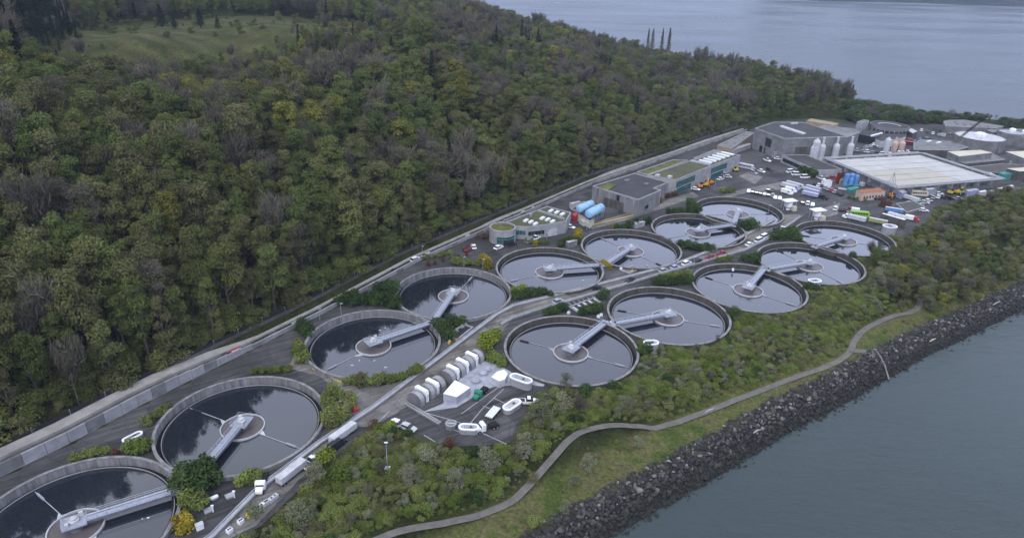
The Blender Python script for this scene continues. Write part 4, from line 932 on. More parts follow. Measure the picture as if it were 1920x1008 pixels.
# ---- everything nobody could count, one object per mass, instanced from the trees above
def scatter(name, groups, label, group=None):
    """groups: list of (source object, X, Y, Z, rot, scale)"""
    V = np.concatenate([np.stack([g[1], g[2], g[3]], 1) for g in groups]); n = len(V)
    me = bpy.data.meshes.new(name); me.vertices.add(n); me.vertices.foreach_set('co', V.astype(np.float32).ravel())
    for nm, ty in (('rot', 'FLOAT_VECTOR'), ('scl', 'FLOAT_VECTOR'), ('idx', 'INT')): me.attributes.new(nm, ty, 'POINT')
    rot = np.zeros((n, 3)); rot[:, 2] = np.concatenate([g[4] for g in groups]); me.attributes['rot'].data.foreach_set('vector', rot.astype(np.float32).ravel())
    me.attributes['scl'].data.foreach_set('vector', np.concatenate([g[5] for g in groups]).astype(np.float32).ravel())
    me.attributes['idx'].data.foreach_set('value', np.concatenate([np.full(len(g[1]), i) for i, g in enumerate(groups)]).astype(np.int32))
    o = link(name, me); ng = bpy.data.node_groups.new(name, 'GeometryNodeTree')
    ng.interface.new_socket('Geometry', in_out='INPUT', socket_type='NodeSocketGeometry'); ng.interface.new_socket('Geometry', in_out='OUTPUT', socket_type='NodeSocketGeometry')
    N = ng.nodes; L = ng.links; gi = N.new('NodeGroupInput'); go = N.new('NodeGroupOutput'); jn = N.new('GeometryNodeJoinGeometry')
    def attr(nm, ty): a = N.new('GeometryNodeInputNamedAttribute'); a.data_type = ty; a.inputs[0].default_value = nm; return a
    ar, as_, ai = attr('rot', 'FLOAT_VECTOR'), attr('scl', 'FLOAT_VECTOR'), attr('idx', 'INT')
    for i, g in enumerate(groups):
        oi = N.new('GeometryNodeObjectInfo'); oi.inputs[0].default_value = g[0]; oi.inputs['As Instance'].default_value = True
        ip = N.new('GeometryNodeInstanceOnPoints'); cmp_ = N.new('FunctionNodeCompare'); cmp_.data_type = 'INT'; cmp_.operation = 'EQUAL'
        ai_in = [s_ for s_ in cmp_.inputs if s_.enabled]; L.new([s_ for s_ in ai.outputs if s_.enabled][0], ai_in[0]); ai_in[1].default_value = i
        L.new(gi.outputs[0], ip.inputs['Points']); L.new(cmp_.outputs[0], ip.inputs['Selection']); L.new(oi.outputs['Geometry'], ip.inputs['Instance'])
        L.new([s_ for s_ in ar.outputs if s_.enabled][0], ip.inputs['Rotation']); L.new([s_ for s_ in as_.outputs if s_.enabled][0], ip.inputs['Scale']); L.new(ip.outputs[0], jn.inputs[0])
    L.new(jn.outputs[0], go.inputs[0]); md = o.modifiers.new('scatter', 'NODES'); md.node_group = ng
    return tag(o, label, None, group, 'stuff')
def make_groups(kinds, X, Y, Z, H, wide):
    out = []; r = np.random.default_rng(77)
    for kd in sorted(set(kinds)):
        src = [v for (k_, c_), v in PROTO.items() if k_ == kd]; sel = np.where(kinds == kd)[0]; pick = r.integers(0, len(src), len(sel))
        for j, s_ in enumerate(src):
            q = sel[pick == j]
            if len(q) == 0: continue
            sc_ = H[q]/CH[kd]; wv = wide[q]
            out.append((s_, X[q], Y[q], Z[q], r.uniform(0, 6.28, len(q)), np.stack([sc_*wv, sc_*wv, sc_], 1)))
    return out
chs = np.array([CH[k_] for k_ in kind[rest]])
scatter('forest', make_groups(np.full(len(UND[0]), 'under'), UND[0], UND[1], UND[2], UND[3], np.full(len(UND[0]), 1.1))+make_groups(kind[rest].astype(str), HX[rest], HY[rest], HZs[rest]-.3, chs*sz[rest], rr.uniform(.72, 1.0, len(rest))), 'dense mixed spring forest covering the hill behind the treatment works')
# a few of the right-hand trees individually
fr = np.argsort(-wp[:, 1])
for i in fr[:14]:
    kd = str(wkind[i]); plant(kd, WX[i], WY[i], wz[i]-.2, wh[i], {'green': 'green', 'bare': 'grey-brown', 'willow': 'grey-green', 'yellow': 'yellow-green'}[kd]+' tree at the shore edge of the woods right of the tanks', {'green': 'green', 'bare': 'grey-brown', 'willow': 'grey-green', 'yellow': 'yellow-green'}[kd]+' trees at the edge of the right woods')
wr = fr[14:]
scatter('shore_woods', make_groups(wkind[wr].astype(str), WX[wr], WY[wr], wz[wr]-.2, wh[wr], np.full(len(wr), 1.15)), 'low green woods between the far tanks and the rocky shore')
fk = np.where(rr.uniform(0, 1, len(FX)) < .2, 'bare', np.where(rr.uniform(0, 1, len(FX)) < .5, 'shrub', 'green'))
scatter('shore_thicket', make_groups(fk.astype(str), FX, FY, fz-.2, fh, np.full(len(FX), 1.5)), 'dark thicket along the far shore behind the round hall')
bk = np.where(vnoise(bush['x'], bush['y'], 11, 51)+rr.uniform(-.15, .15, nB) > .72, 'willow', 'bank'); bk[(rr.uniform(0, 1, nB) < .02)] = 'shrub'
bk[bush['sea'] & (bk == 'shrub')] = 'bank'
bh = np.where(bk == 'willow', 2.4, np.where(bk == 'shrub', 2.4, 1.6))*bs
# make sure a plain bramble source exists
random.seed(44)
for j, (px, py) in enumerate(((1155, 742), (1225, 722), (800, 960), (1420, 655), (1000, 900), (1300, 740), (560, 950), (930, 930), (1090, 800), (860, 870))):
    pt('bank', px, py, 2.2, 'low bright green bramble mound on the bank '+['under the first shore-side tank', 'between the first two shore-side tanks and path', 'at the bottom above the path', 'below the middle shore-side tank', 'inside the footpath curve', 'halfway along the bank below second tank', 'near the white truck', 'above the footpath at bottom centre', 'touching the path curve top', 'below the service yard cars'][j], cat='shrub', name='shrub')
scatter('bank_undergrowth', make_groups(bk.astype(str), bush['x'], bush['y'], bush['z']-.1, bh, rr.uniform(.9, 1.3, nB)), 'tangled green brambles and ivy covering the bank above the footpath')

# ------------------------------------------------------------ rock revetment
def rock_mesh(seed):
    r = np.random.default_rng(seed); bm = bmesh.new()
    for _ in range(13):
        d = r.normal(0, 1, 3); d /= np.linalg.norm(d); bm.verts.new(Vector(d*r.uniform(.7, 1.05)*np.array([1, .8, .65])*.6))
    bmesh.ops.convex_hull(bm, input=bm.verts); bmesh.ops.delete(bm, geom=[v for v in bm.verts if not v.link_faces], context='VERTS')
    me = bpy.data.meshes.new('rock'); bm.to_mesh(me); bm.free(); me.materials.append(M['rock']); return me
def rock_mat():
    m = bpy.data.materials.new('rock'); m.use_nodes = True; n = m.node_tree; b = n.nodes['Principled BSDF']; b.inputs['Roughness'].default_value = .9
    oi = n.nodes.new('ShaderNodeObjectInfo'); r = n.nodes.new('ShaderNodeValToRGB'); e = r.color_ramp.elements
    e[0].position = 0; e[0].color = (.022, .022, .024, 1); e[1].position = 1; e[1].color = (.24, .23, .22, 1)
    for p, c in ((.5, (.034, .033, .033)), (.78, (.062, .060, .060)), (.93, (.115, .11, .105))): q = e.new(p); q.color = (*c, 1)
    n.links.new(oi.outputs['Random'], r.inputs[0])
    g = n.nodes.new('ShaderNodeNewGeometry'); sp = n.nodes.new('ShaderNodeSeparateXYZ'); n.links.new(g.outputs['Position'], sp.inputs[0])
    mr = n.nodes.new('ShaderNodeMapRange'); mr.inputs[1].default_value = -7.0; mr.inputs[2].default_value = -4.8; n.links.new(sp.outputs['Z'], mr.inputs[0])   # weed on the tidal band
    t = n.nodes.new('ShaderNodeTexNoise'); t.inputs['Scale'].default_value = 2.5; n.links.new(g.outputs['Position'], t.inputs['Vector'])
    ad = n.nodes.new('ShaderNodeMath'); ad.operation = 'ADD'; n.links.new(mr.outputs[0], ad.inputs[0]); s2 = n.nodes.new('ShaderNodeMath'); s2.operation = 'MULTIPLY_ADD'; s2.inputs[1].default_value = 1.2; s2.inputs[2].default_value = -.6
    n.links.new(t.outputs[0], s2.inputs[0]); n.links.new(s2.outputs[0], ad.inputs[1]); ad.use_clamp = True
    mx = n.nodes.new('ShaderNodeMix'); mx.data_type = 'RGBA'; mx.inputs[6].default_value = (.014, .015, .012, 1)
    n.links.new(ad.outputs[0], mx.inputs[0]); n.links.new(r.outputs[0], mx.inputs[7]); n.links.new(mx.outputs[2], b.inputs['Base Color']); return m
M['rock'] = rock_mat()
RM = [rock_mesh(s_) for s_ in range(10)]
RX, RY = jitter_grid(-160, 420, 15, 440, .78, 61); rsd = sdist(RX, RY, LAND)
k = (rsd < 1.2+1.2*(vnoise(RX, RY, 7, 71)-.5)) & (rsd > -10.0-3.2*vnoise(RX, RY, 12, 72)); RX, RY, rsd = RX[k], RY[k], rsd[k]
RZ = height(RX, RY); v, rpx, rpy, rzc = in_view(RX, RY, RZ); RX, RY, RZ, rsd, rpx, rpy, rzc = [a[v] for a in (RX, RY, RZ, rsd, rpx, rpy, rzc)]
k = (rsd > -8.9) | (rr.uniform(0, 1, len(RX)) < .35); RX, RY, RZ, rsd, rpx, rpy, rzc = [a[k] for a in (RX, RY, RZ, rsd, rpx, rpy, rzc)]
RS = rr.lognormal(0, .35, len(RX)).clip(.5, 2.2)*1.15; RZ = RZ+rr.uniform(-.15, .35, len(RX))
rv = thing('rock_revetment', 'band of dark grey boulders sloping from the grass into the green water', 'rocks')
so_ = np.argsort(rzc); on = [i for i in so_ if 0 < rpx[i] < 1920 and 0 < rpy[i] < 1008]
on.sort(key=lambda i: -RS[i]/rzc[i]); bigs = on[:298]; random.seed(2); rsrc = {}
for i in bigs:
    j = random.randrange(10); o = link('rock', RM[j], rv, (RX[i], RY[i], RZ[i])); o.scale = [RS[i]*random.uniform(.85, 1.15) for _ in range(3)]; o.rotation_euler = [random.uniform(-.6, .6), random.uniform(-.6, .6), random.uniform(0, 6.28)]
    rsrc.setdefault(j, o)
bset = set(bigs); ro = np.array([i for i in range(len(RX)) if i not in bset]); pk = rr.integers(0, len(rsrc), len(ro)); gl = []
for q, j in enumerate(sorted(rsrc)):
    z = ro[pk == q]; gl.append((rsrc[j], RX[z], RY[z], RZ[z], rr.uniform(0, 6.28, len(z)), RS[z][:, None]*rr.uniform(.8, 1.2, (len(z), 3))))
o = scatter('rock_mass', gl, None); o.parent = rv
M['pale_deck'] = mat('pale_deck_panel', (.42, .42, .415), .6, .12, .15)
M['cream_deck'] = mat('cream_deck_panel', (.39, .375, .32), .6, .12, .15)
# ------------------------------------------------------------ buildings
def bld(name, label, roof, zt, wall='conc', roofm='roof_dark', cat='building', parapet_h=.5, z0=GZ, par='conc_light'):
    """flat-roofed building: roof = picture points of its roof outline at height zt"""
    P_ = [tuple(G(x, y, zt)[:2]) for x, y in roof]
    ar = sum(P_[i][0]*P_[(i+1) % len(P_)][1]-P_[(i+1) % len(P_)][0]*P_[i][1] for i in range(len(P_)))
    if ar < 0: P_ = P_[::-1]
    c = Vector((sum(p[0] for p in P_)/len(P_), sum(p[1] for p in P_)/len(P_), 0)); t = thing(name, label, cat, (c.x, c.y, z0))
    L = [(p[0]-c.x, p[1]-c.y) for p in P_]; n = len(L)
    MB().prism(L, 0, zt-z0-parapet_h).build('wall', M[wall], t)
    cx = [(p[0], p[1]) for p in L]
    ins = inset(L, .5)
    MB().add([(p[0], p[1], zt-z0-parapet_h+.06) for p in inset(L, .3)], [tuple(range(n))]).build('roof', M[roofm], t)
    if parapet_h:
        mb = MB()
        vs = [(p[0], p[1], zt-z0-parapet_h) for p in L]+[(p[0], p[1], zt-z0) for p in L]+[(p[0], p[1], zt-z0) for p in ins]+[(p[0], p[1], zt-z0-parapet_h) for p in ins]
        fs = []
        for i in range(n):
            j = (i+1) % n; fs += [(i, j, n+j, n+i), (n+i, n+j, 2*n+j, 2*n+i), (2*n+i, 2*n+j, 3*n+j, 3*n+i)]
        mb.add(vs, fs).build('parapet', M[par], t)
    t['_P'] = [v for p in P_ for v in p]; return t, P_, c
def inset(L, d):
    n = len(L); out = []
    for i in range(n):
        a, b, c = Vector(L[i-1]), Vector(L[i]), Vector(L[(i+1) % n]); u, v = (b-a).normalized(), (c-b).normalized()
        nn = (Vector((-u.y, u.x))+Vector((-v.y, v.x))); k = max(.35, nn.length_squared/2); out.append(tuple(b+nn/k*d*(1 if nn.length_squared > .01 else 0)))
    return out
def on_roof(t, c, quadpx, z, name, m, h=.35):
    q = [G(x, y, z) for x, y in quadpx]; L = [(p.x-c.x, p.y-c.y) for p in q]; return MB().prism(L, z-GZ-.45, z-GZ-.45+h+.4).build(name, M[m], t)
def facade(t, c, a, b, z0, z1, u0, u1, name, m, proud=.06, nsplit=1, gap=.12, frame=None):
    """openings on the wall that runs between world points a and b; u along it, z absolute"""
    a = Vector(a).to_2d(); b = Vector(b).to_2d(); d = b-a; dn = d.normalized(); nn = Vector((dn.y, -dn.x))
    if (a+b).to_2d().dot(nn)/2 > ((a+b)/2-nn*5).dot(nn)+1e9: nn = -nn
    cc = Vector((c.x, c.y))
    if ((a+b)/2-cc).dot(nn) < 0: nn = -nn
    for i in range(nsplit):
        s0 = u0+(u1-u0)*(i/nsplit); s1 = u0+(u1-u0)*((i+1)/nsplit); L = d.length
        p = a+dn*(s0*L+gap/2)-cc; q = a+dn*(s1*L-gap/2)-cc
        w_ = MB(); e = nn*proud; k = nn*-.1
        w_.prism([tuple(p+k), tuple(q+k), tuple(q+e), tuple(p+e)], z0-GZ, z1-GZ)
        o = w_.build(name, M[m], t)
        if frame: MB().prism([tuple(p+k), tuple(q+k), tuple(q+e*2.2), tuple(p+e*2.2)], z0-GZ-.15, z0-GZ).build('sill', M[frame], o)
def front_edges(P_, c):
    """edges facing the camera, as (a,b) left to right in the picture"""
    out = []
    for i in range(len(P_)):
        a, b = Vector(P_[i]), Vector(P_[(i+1) % len(P_)]); d = b-a; nn = Vector((d.y, -d.x))
        if ((a+b)/2).dot(nn) < 0:
            if a.x > b.x: a, b = b, a
            out.append((a, b))
    return sorted(out, key=lambda e: e[0].x)

# round-ended control building
t, P_, c = bld('control_building', 'low control building with mossy roof and nine white skylights behind a round drum', [(948, 416), (1010, 392), (1026, 386), (1071, 398), (1062, 414), (1025, 421), (988, 425), (966, 424)], 5, 'conc_light', 'roof_moss')
for x, y in ((986, 413), (995.5, 415.5), (1004, 419), (1017, 408.5), (1027, 411), (1036, 414.5), (1033, 394.8), (1044, 397.6), (1054.5, 401)):
    on_roof(t, c, [(x-5.5, y+1.2), (x+.8, y-2.6), (x+5.5, y-1.2), (x-.8, y+2.6)], 5, 'skylight', 'skylight')
on_roof(t, c, [(1007, 395), (1057, 411), (1059, 410), (1009, 394)], 5, 'roof_curb', 'conc_light', .5)
on_roof(t, c, [(993, 404), (995, 402), (998, 403), (996, 405)], 5, 'roof_vent', 'conc_light', .8)
fe = front_edges(P_, c)
for a, b in fe[:1]+fe[1:2]: facade(t, c, a, b, 1.2, 3.0, .1, .9, 'window', 'glass', nsplit=3, frame='conc')
for a, b in fe[2:3]: facade(t, c, a, b, .6, 2.4, .08, .9, 'window', 'win', nsplit=5, frame='conc'); facade(t, c, a, b, GZ, 1.6, .91, .99, 'door', 'grey')
for a, b in fe[3:4]: facade(t, c, a, b, GZ, 2.4, .1, .55, 'loading_door', 'offwhite', nsplit=2)
g = G(942.5, 424.5, 5.5); dc = (0, 0)
t = thing('round_building', 'round concrete drum with moss roof and teal curved glazing at the end of control building', 'building', (g.x, g.y, GZ))
MB().ring(dc, 5.4, 6.0, 0, 6.7, n=40).build('wall', M['conc_light'], t); MB().disc(dc, 5.4, 6.1, 40).build('roof', M['moss'], t)
ga = math.atan2(-1, .35)
for z0, z1, m in ((.6, 2.6, 'glass'), (2.9, 3.6, 'win')): 
    for k_ in range(7): MB().ring(dc, 5.9, 6.08, z0, z1, ga-.72+k_*.21, ga-.72+k_*.21+.19, 4).build('window', M[m], t)
MB().ring(dc, 6.0, 6.6, 2.62, 2.85, ga-.8, ga+.85, 16).build('canopy', M['tealp'], t)

# blue tank pair on their base
def hcyl(name, label, pa, pb, r, z, m, cat='tank'):
    a, b = G(*pa, z), G(*pb, z); c_ = (a+b)/2; t = thing(name, label, cat, (c_.x, c_.y, z-r))
    A, B_ = a-c_, b-c_; A.z = B_.z = r; d = (B_-A).normalized()
    MB().tube([A-d*.5, A-d*.2, A, B_, B_+d*.2, B_+d*.5], [r*.5, r*.88, r, r, r*.88, r*.5], 18).build('shell', M[m], t, True)
    for k_ in (.2, .5, .8):
        p = A.lerp(B_, k_); MB().tube([p-d*.12, p+d*.12], r*1.03, 18).build('band', M[m], t)
        MB().box((p.x, p.y, -.8), (.7, r*1.7, 1.0), math.atan2(d.y, d.x)).build('saddle', M['conc'], t)
    MB().box((0, 0, 2*r-.05), (.9, .9, .5)).build('hatch', M['offwhite'], t); return t
hcyl('storage_tank', 'left of two pale blue lying cylindrical tanks beside the control building', (1086, 392), (1109, 382), 2.0, 5, 'paleblue')
hcyl('storage_tank', 'right and nearer of two pale blue lying cylindrical tanks beside the control building', (1104, 401), (1127, 389), 2.2, 5, 'paleblue')
bld('tank_plinth', 'dark concrete enclosure under the left pale blue tank', [(1070, 391), (1094, 377), (1112, 384), (1088, 398)], 2.6, 'conc_dark', 'dark', 'plinth')
bld('tank_plinth', 'stained yellowish concrete base in front of the two blue tanks', [(1084, 401), (1092, 397), (1115, 407), (1107, 415)], 2.5, 'cream', 'conc_dark', 'plinth')
bld('tank_plinth', 'pale concrete base under the right pale blue tank', [(1096, 399), (1122, 386), (1134, 394), (1110, 408)], 2.3, 'conc', 'conc_dark', 'plinth')
bld('pump_box', 'red metal box at the side of the stained tank base', [(1072, 401), (1080, 397), (1086, 400), (1078, 405)], 2.4, 'red', 'red', 'box', .1, par='red')
bld('sludge_box', 'rounded off-white box in front of the stained tank base', [(1086, 411), (1100, 409), (1108, 414), (1094, 417)], .9, 'offwhite', 'offwhite', 'box', .1)
bld('roof_shed', 'small white shed behind the blue tank pair near the fence', [(1068, 380), (1086, 376), (1089, 378), (1071, 383)], 1.5, 'offwhite', 'offwhite', 'shed', .1)
bld('garden_shed', 'small shed with pale green roof among shrubs beside the sixth tank', [(1061, 452), (1078, 447), (1083, 450), (1066, 455)], 1.6, 'conc', 'tealp' if False else 'offwhite', 'shed', .1)
bld('low_hut', 'small pale flat hut among shrubs by the seventh tank', [(1186, 417), (1203, 412), (1210, 415), (1193, 420)], 1.2, 'conc_light', 'offwhite', 'shed', .1)
bld('low_hut', 'small white hut half hidden by a bush left of the eighth tank', [(1298, 388), (1312, 384), (1316, 387), (1303, 391)], 1.6, 'offwhite', 'offwhite', 'shed', .1)

# mossy concrete building and the long hall joined to it
t, P_, c = bld('concrete_building', 'plain concrete building with dark mossy roof behind the seventh tank', [(1111, 348), (1190, 324), (1254, 341), (1227, 352), (1240, 356), (1196, 374)], 7.5, 'conc_wall', 'roof_dark', parapet_h=.6)
on_roof(t, c, [(1122, 350), (1140, 343), (1156, 347), (1140, 356)], 7.5, 'moss_patch', 'moss', .12)
for x, y in ((1176, 338), (1212, 345)): on_roof(t, c, [(x-6, y), (x, y-1.5), (x+6, y), (x, y+1.5)], 7.5, 'roof_vent', 'conc', .5)
fe = front_edges(P_, c)
for a, b in fe[:1]: facade(t, c, a, b, GZ, 3.4, .28, .72, 'recessed_panel', 'conc_dark', .04, 4); facade(t, c, a, b, 3.6, 6.6, .55, .62, 'louvre', 'dark', .05)
for a, b in fe[1:2]: facade(t, c, a, b, 4, 6.3, .15, .7, 'recessed_panel', 'conc', .05, 5); facade(t, c, a, b, .2, 2.2, .35, .5, 'window', 'win', nsplit=2, frame='conc_light')
t, P_, c = bld('long_building', 'long grey building with six white roof skylights and teal glass front beside the yard', [(1213, 328), (1296, 300), (1351, 284), (1389, 290.5), (1333, 311), (1268, 337)], 7.5, 'conc_light', 'roof_moss', parapet_h=.6)
for k_ in range(6):
    x, y = 1310+k_*8.2, 300.5-k_*3.0; on_roof(t, c, [(x, y), (x+3, y-1.1), (x+26, y+3.9), (x+23, y+5.2)], 7.5, 'skylight', 'skylight')
for x, y in ((1233, 329), (1256, 331.5)): on_roof(t, c, [(x-5, y), (x, y-1.3), (x+5, y), (x, y+1.3)], 7.5, 'roof_vent', 'offwhite', .7)
on_roof(t, c, [(1293, 302), (1297, 300), (1334, 308), (1330, 310)], 7.5, 'roof_curb', 'conc_light', .35)
fe = front_edges(P_, c)
for a, b in [e for e in fe if (e[1]-e[0]).length > 25][-2:]:
    facade(t, c, a, b, 2.6, 5.8, .02, .55 if (b-a).length < 70 else .5, 'window', 'glass', nsplit=8, frame='conc'); facade(t, c, a, b, GZ+.2, 1.9, .05, .45, 'window', 'glass', nsplit=6, frame='conc'); facade(t, c, a, b, GZ, 2.6, .6, .68, 'loading_door', 'grey')
bld('roof_terrace', 'strip of yellow-green planted roof behind the long grey building', [(1194, 322), (1262, 299), (1290, 300), (1215, 327)], 6.5, 'conc', 'moss', 'roof terrace', .4)
bld('rear_shed', 'low grey shed with pale roof between the long building and the wooded slope', [(1300, 296), (1340, 280), (1352, 283), (1310, 299)], 4.5, 'conc', 'conc', 'shed', .3)
bld('retaining_ramp', 'tan sloping concrete wall left of the large dark-roofed hall', [(1345, 272), (1400, 246), (1414, 249), (1372, 278)], 3.5, 'tan', 'conc', 'wall', .3)
bld('rear_wall_block', 'small pale wall block in front of the tan sloping wall', [(1365, 279), (1405, 268), (1409, 270), (1372, 283)], 1.6, 'conc_light', 'conc_light', 'wall', .1)

# large dark-roofed hall
t, P_, c = bld('process_hall', 'large concrete hall with broad dark roof and one long roof light above the yard', [(1416, 240), (1452, 228.5), (1509, 229), (1589, 255.5), (1471, 259.5)], 13, 'conc', 'roof_dark', parapet_h=.5)
on_roof(t, c, [(1462, 237.3), (1466, 236), (1511, 250.5), (1505, 251.8)], 13, 'skylight', 'offwhite', .5)
on_roof(t, c, [(1483, 231.5), (1496, 230.3), (1496, 231.2), (1483, 232.4)], 13, 'roof_vent', 'offwhite', .6)
fe = front_edges(P_, c); a, b = fe[0]
facade(t, c, a, b, 3.8, 9.5, .42, .62, 'window', 'win', nsplit=4, frame='conc_light'); facade(t, c, a, b, GZ, 3, .26, .36, 'loading_door', 'dark'); facade(t, c, a, b, GZ, 2.6, .42, .47, 'door', 'dark'); facade(t, c, a, b, GZ, 3.4, .7, .78, 'loading_door', 'dark')
a, b = fe[1]; facade(t, c, a, b, GZ, 7.0, .2, .4, 'loading_door', 'conc_dark'); facade(t, c, a, b, 7.2, 7.5, .05, .95, 'string_course', 'conc_light', .1)
for k_ in range(8): facade(t, c, a, b, 7.6, 12.2, .02+k_*.12, .125+k_*.12, 'wall_panel', 'conc', .05, gap=.4)
bld('hall_annex', 'grey flat-roofed annex at the right side of the large dark-roofed hall', [(1536, 238), (1545, 235), (1600, 241), (1611, 248), (1589, 257)], 10.5, 'conc', 'conc', parapet_h=.4)
bld('rear_wall_block', 'tan wall block standing behind the large dark-roofed hall', [(1512, 226), (1520, 222), (1573, 231), (1566, 235)], 9, 'tan', 'tan', 'wall', .2, par='tan')
t, P_, c = bld('low_building', 'low building with dark olive roof between the hall and the white covered basin', [(1466, 290.5), (1511, 289.5), (1579, 317), (1532, 319)], 3.6, 'conc_light', 'roof_dark', parapet_h=.4)
a, b = front_edges(P_, c)[0]; facade(t, c, a, b, 0, 2.2, .05, .6, 'window', 'win', nsplit=7, frame='conc'); facade(t, c, a, b, GZ, 1.2, .62, .66, 'door', 'dark')
bld('link_block', 'small concrete porch block against the corner of the large hall', [(1444, 276), (1458, 275), (1470, 284), (1452, 285)], 3.2, 'conc_light', 'conc', parapet_h=.3)

# silos
def silo(x, yb, r, h, neck, label, m='offwhite'):
    g = G(x, yb, GZ); t = thing('silo', label, 'silo', (g.x, g.y, GZ)); bh = h*(.62 if neck else .86)
    MB().lathe((0, 0, 0), [(r, 0), (r, bh)], 18).build('shell', M[m], t, False)
    cap = [(r, bh), (r*.75, bh+r*.45), (r*.36, bh+r*.8)] + ([(r*.3, h), (r*.42, h), (r*.42, h+.4)] if neck else [(r*.25, h), (r*.2, h+.5)])
    MB().lathe((0, 0, 0), cap, 18).build('neck' if neck else 'dome', M[m], t)
    for z in (bh*.33, bh*.66): MB().ring((0, 0), r, r+.07, z, z+.15, n=18).build('band', M['grey'], t)
silo(1525, 300, 2.4, 14, 0, 'tallest white silo at the corner of the large hall'); silo(1519, 300.5, 1.2, 10, 0, 'slim white silo touching left side of the tallest white silo')
for x, l in ((1537, 'first bottle-shaped white silo right of the tallest silo'), (1563.5, 'middle of the three bottle-shaped white silos by the large hall'), (1590, 'rightmost of the three bottle-shaped white silos by the large hall')): silo(x, 299.5-(x-1537)*.04, 2.1, 14.5, 1, l)
silo(1660, 286.5, 2.0, 10.5, 0, 'tall white silo behind the back edge of the white covered basin'); silo(1675, 284, 2.0, 9.5, 1, 'left bottle-shaped silo behind the back edge of the basin', 'pink'); silo(1688.5, 284, 2.0, 9.5, 1, 'right bottle-shaped silo behind the back edge of the basin', 'pink')
def tower(x, yb, label):
    g = G(x, yb, GZ); t = thing('lift_tower', label, 'tower', (g.x, g.y, GZ))
    MB().lathe((0, 0, 0), [(1.0, 0), (1.0, 1.4), (1.9, 2.0), (1.9, 4.6)], 16).build('shell', M['white'], t)
    MB().box((0, 0, 5.0), (7.2, 4.6, .35), .35).build('canopy', M['white'], t)
    for sx in (-1, 1):
        for sy in (-1, 1): MB().tube([(sx*3, sy*1.8, 0), (sx*3, sy*1.8, 5)], .12, 6).build('post', M['rail'], t)
    MB().box((2.5, -1.2, 0), (2.2, 2.2, 2.4), .35).build('cabinet', M['cream'], t)
tower(1477, 393, 'white round lift tower with flat canopy beside the eighth tank and the road end')
tower(1530, 411, 'white round lift tower with flat canopy above the farthest shore-side tank')

# covered basin: a low block with pale ribbed deck and pipes round it
t, P_, c = bld('covered_basin', 'very large low basin with pale ribbed deck and white pipes round its edge', [(1553, 299.5), (1724.5, 289.5), (1868, 335.5), (1683, 350.5)], 4.2, 'conc', 'conc_dark', parapet_h=.3)
Pc = [G(1556, 300.2, 4.2), G(1723.5, 291, 4.2), G(1862, 335, 4.2), G(1684, 348.5, 4.2)]
def bl(u, v): return (Pc[0]*(1-u)+Pc[1]*u)*(1-v)+(Pc[3]*(1-u)+Pc[2]*u)*v
VB = [0, .12, .30, .48, .66, .83, 1.0]; UB = [0, .33, .66, 1.0]
for i in range(6):
    for j in range(3):
        q = [bl(UB[j]+.002, VB[i]+.006), bl(UB[j+1]-.002, VB[i]+.006), bl(UB[j+1]-.002, VB[i+1]-.006), bl(UB[j]+.002, VB[i+1]-.006)]
        L = [(p.x-c.x, p.y-c.y) for p in q]; MB().prism(L, 4.2-GZ-.3, 4.2-GZ+.12+.06*((i+j) % 2)).build('deck_panel', M['cream_deck'] if (i >= 3 and j < 2) else M['pale_deck'], t)
MB_ = MB()
def rel(p, z): return Vector((p.x-c.x, p.y-c.y, z-GZ))
for off_, z in ((0, 5.2), (.02, 4.9)):
    pass
e0, e1, e2, e3 = G(1548, 297.8, 5), G(1727, 287.2, 5), G(1880, 336, 5), G(1681, 353, 5)
for (a, b) in ((e0, e3), (e0, e1), (e1, e2), (e3, e2)):
    A, B_ = rel(a, 5.1), rel(b, 5.1); n_ = Vector((-(B_-A).y, (B_-A).x, 0)).normalized()
    MB().tube([A, B_], .45, 10).build('pipe', M['conc_light'], t)
    MB().tube([A+n_*2.2, B_+n_*2.2], .42, 8).build('pipe', M['grey'], t)
    for k_ in range(int((B_-A).length/9)): p = A.lerp(B_, k_/int((B_-A).length/9)); MB().box((p.x, p.y, 3.6), (.5, 3.2, 2.6), math.atan2(n_.y, n_.x)+1.57).build('pipe_support', M['conc'], t)
fe = front_edges(P_, c); a, b = fe[-1]
facade(t, c, a, b, 1.0, 2.6, .05, .95, 'recessed_panel', 'conc_dark', .05, 16, .8)
# ------------------------------------------------------------ buildings at the right
t, P_, c = bld('octagonal_building', 'pale blue-grey flat building behind the back corner of the covered basin', [(1713, 268), (1728, 261), (1786, 265), (1816, 275.5), (1795, 281.5), (1713, 280)], 5.5, 'conc_dark', 'conc', parapet_h=.4)
for x, y in ((1742, 264.5), (1760, 267)): on_roof(t, c, [(x-5, y+.6), (x+1, y-1.2), (x+5, y-.4), (x-1, y+1.4)], 5.5, 'skylight', 'skylight')
bld('cream_roofed_block', 'block with flat cream roof behind the white covered basin', [(1777, 283.5), (1839, 281), (1861, 286), (1799, 293)], 7, 'conc', 'cream', parapet_h=.2, par='cream')
bld('concrete_block', 'long grey concrete block carrying the cream-roofed block', [(1779, 296), (1862, 288), (1885, 299), (1809, 306)], 3.5, 'conc_dark', 'conc', parapet_h=.4)
bld('cream_roofed_block', 'wide cream-roofed block cut by the right picture edge, farther back', [(1886, 284), (1960, 282), (1990, 292), (1925, 298)], 6, 'conc', 'cream', parapet_h=.2, par='cream')
bld('cream_roofed_block', 'small cream-roofed block cut by the right picture edge, nearest', [(1888, 315.5), (1940, 313), (1955, 319), (1912, 321)], 5, 'conc_dark', 'cream', parapet_h=.2, par='cream')
bld('concrete_block', 'dark concrete block under pipes right of the covered basin', [(1812, 313), (1880, 306), (1935, 309), (1885, 324), (1850, 322)], 2.2, 'conc_dark', 'conc_dark', parapet_h=.3)
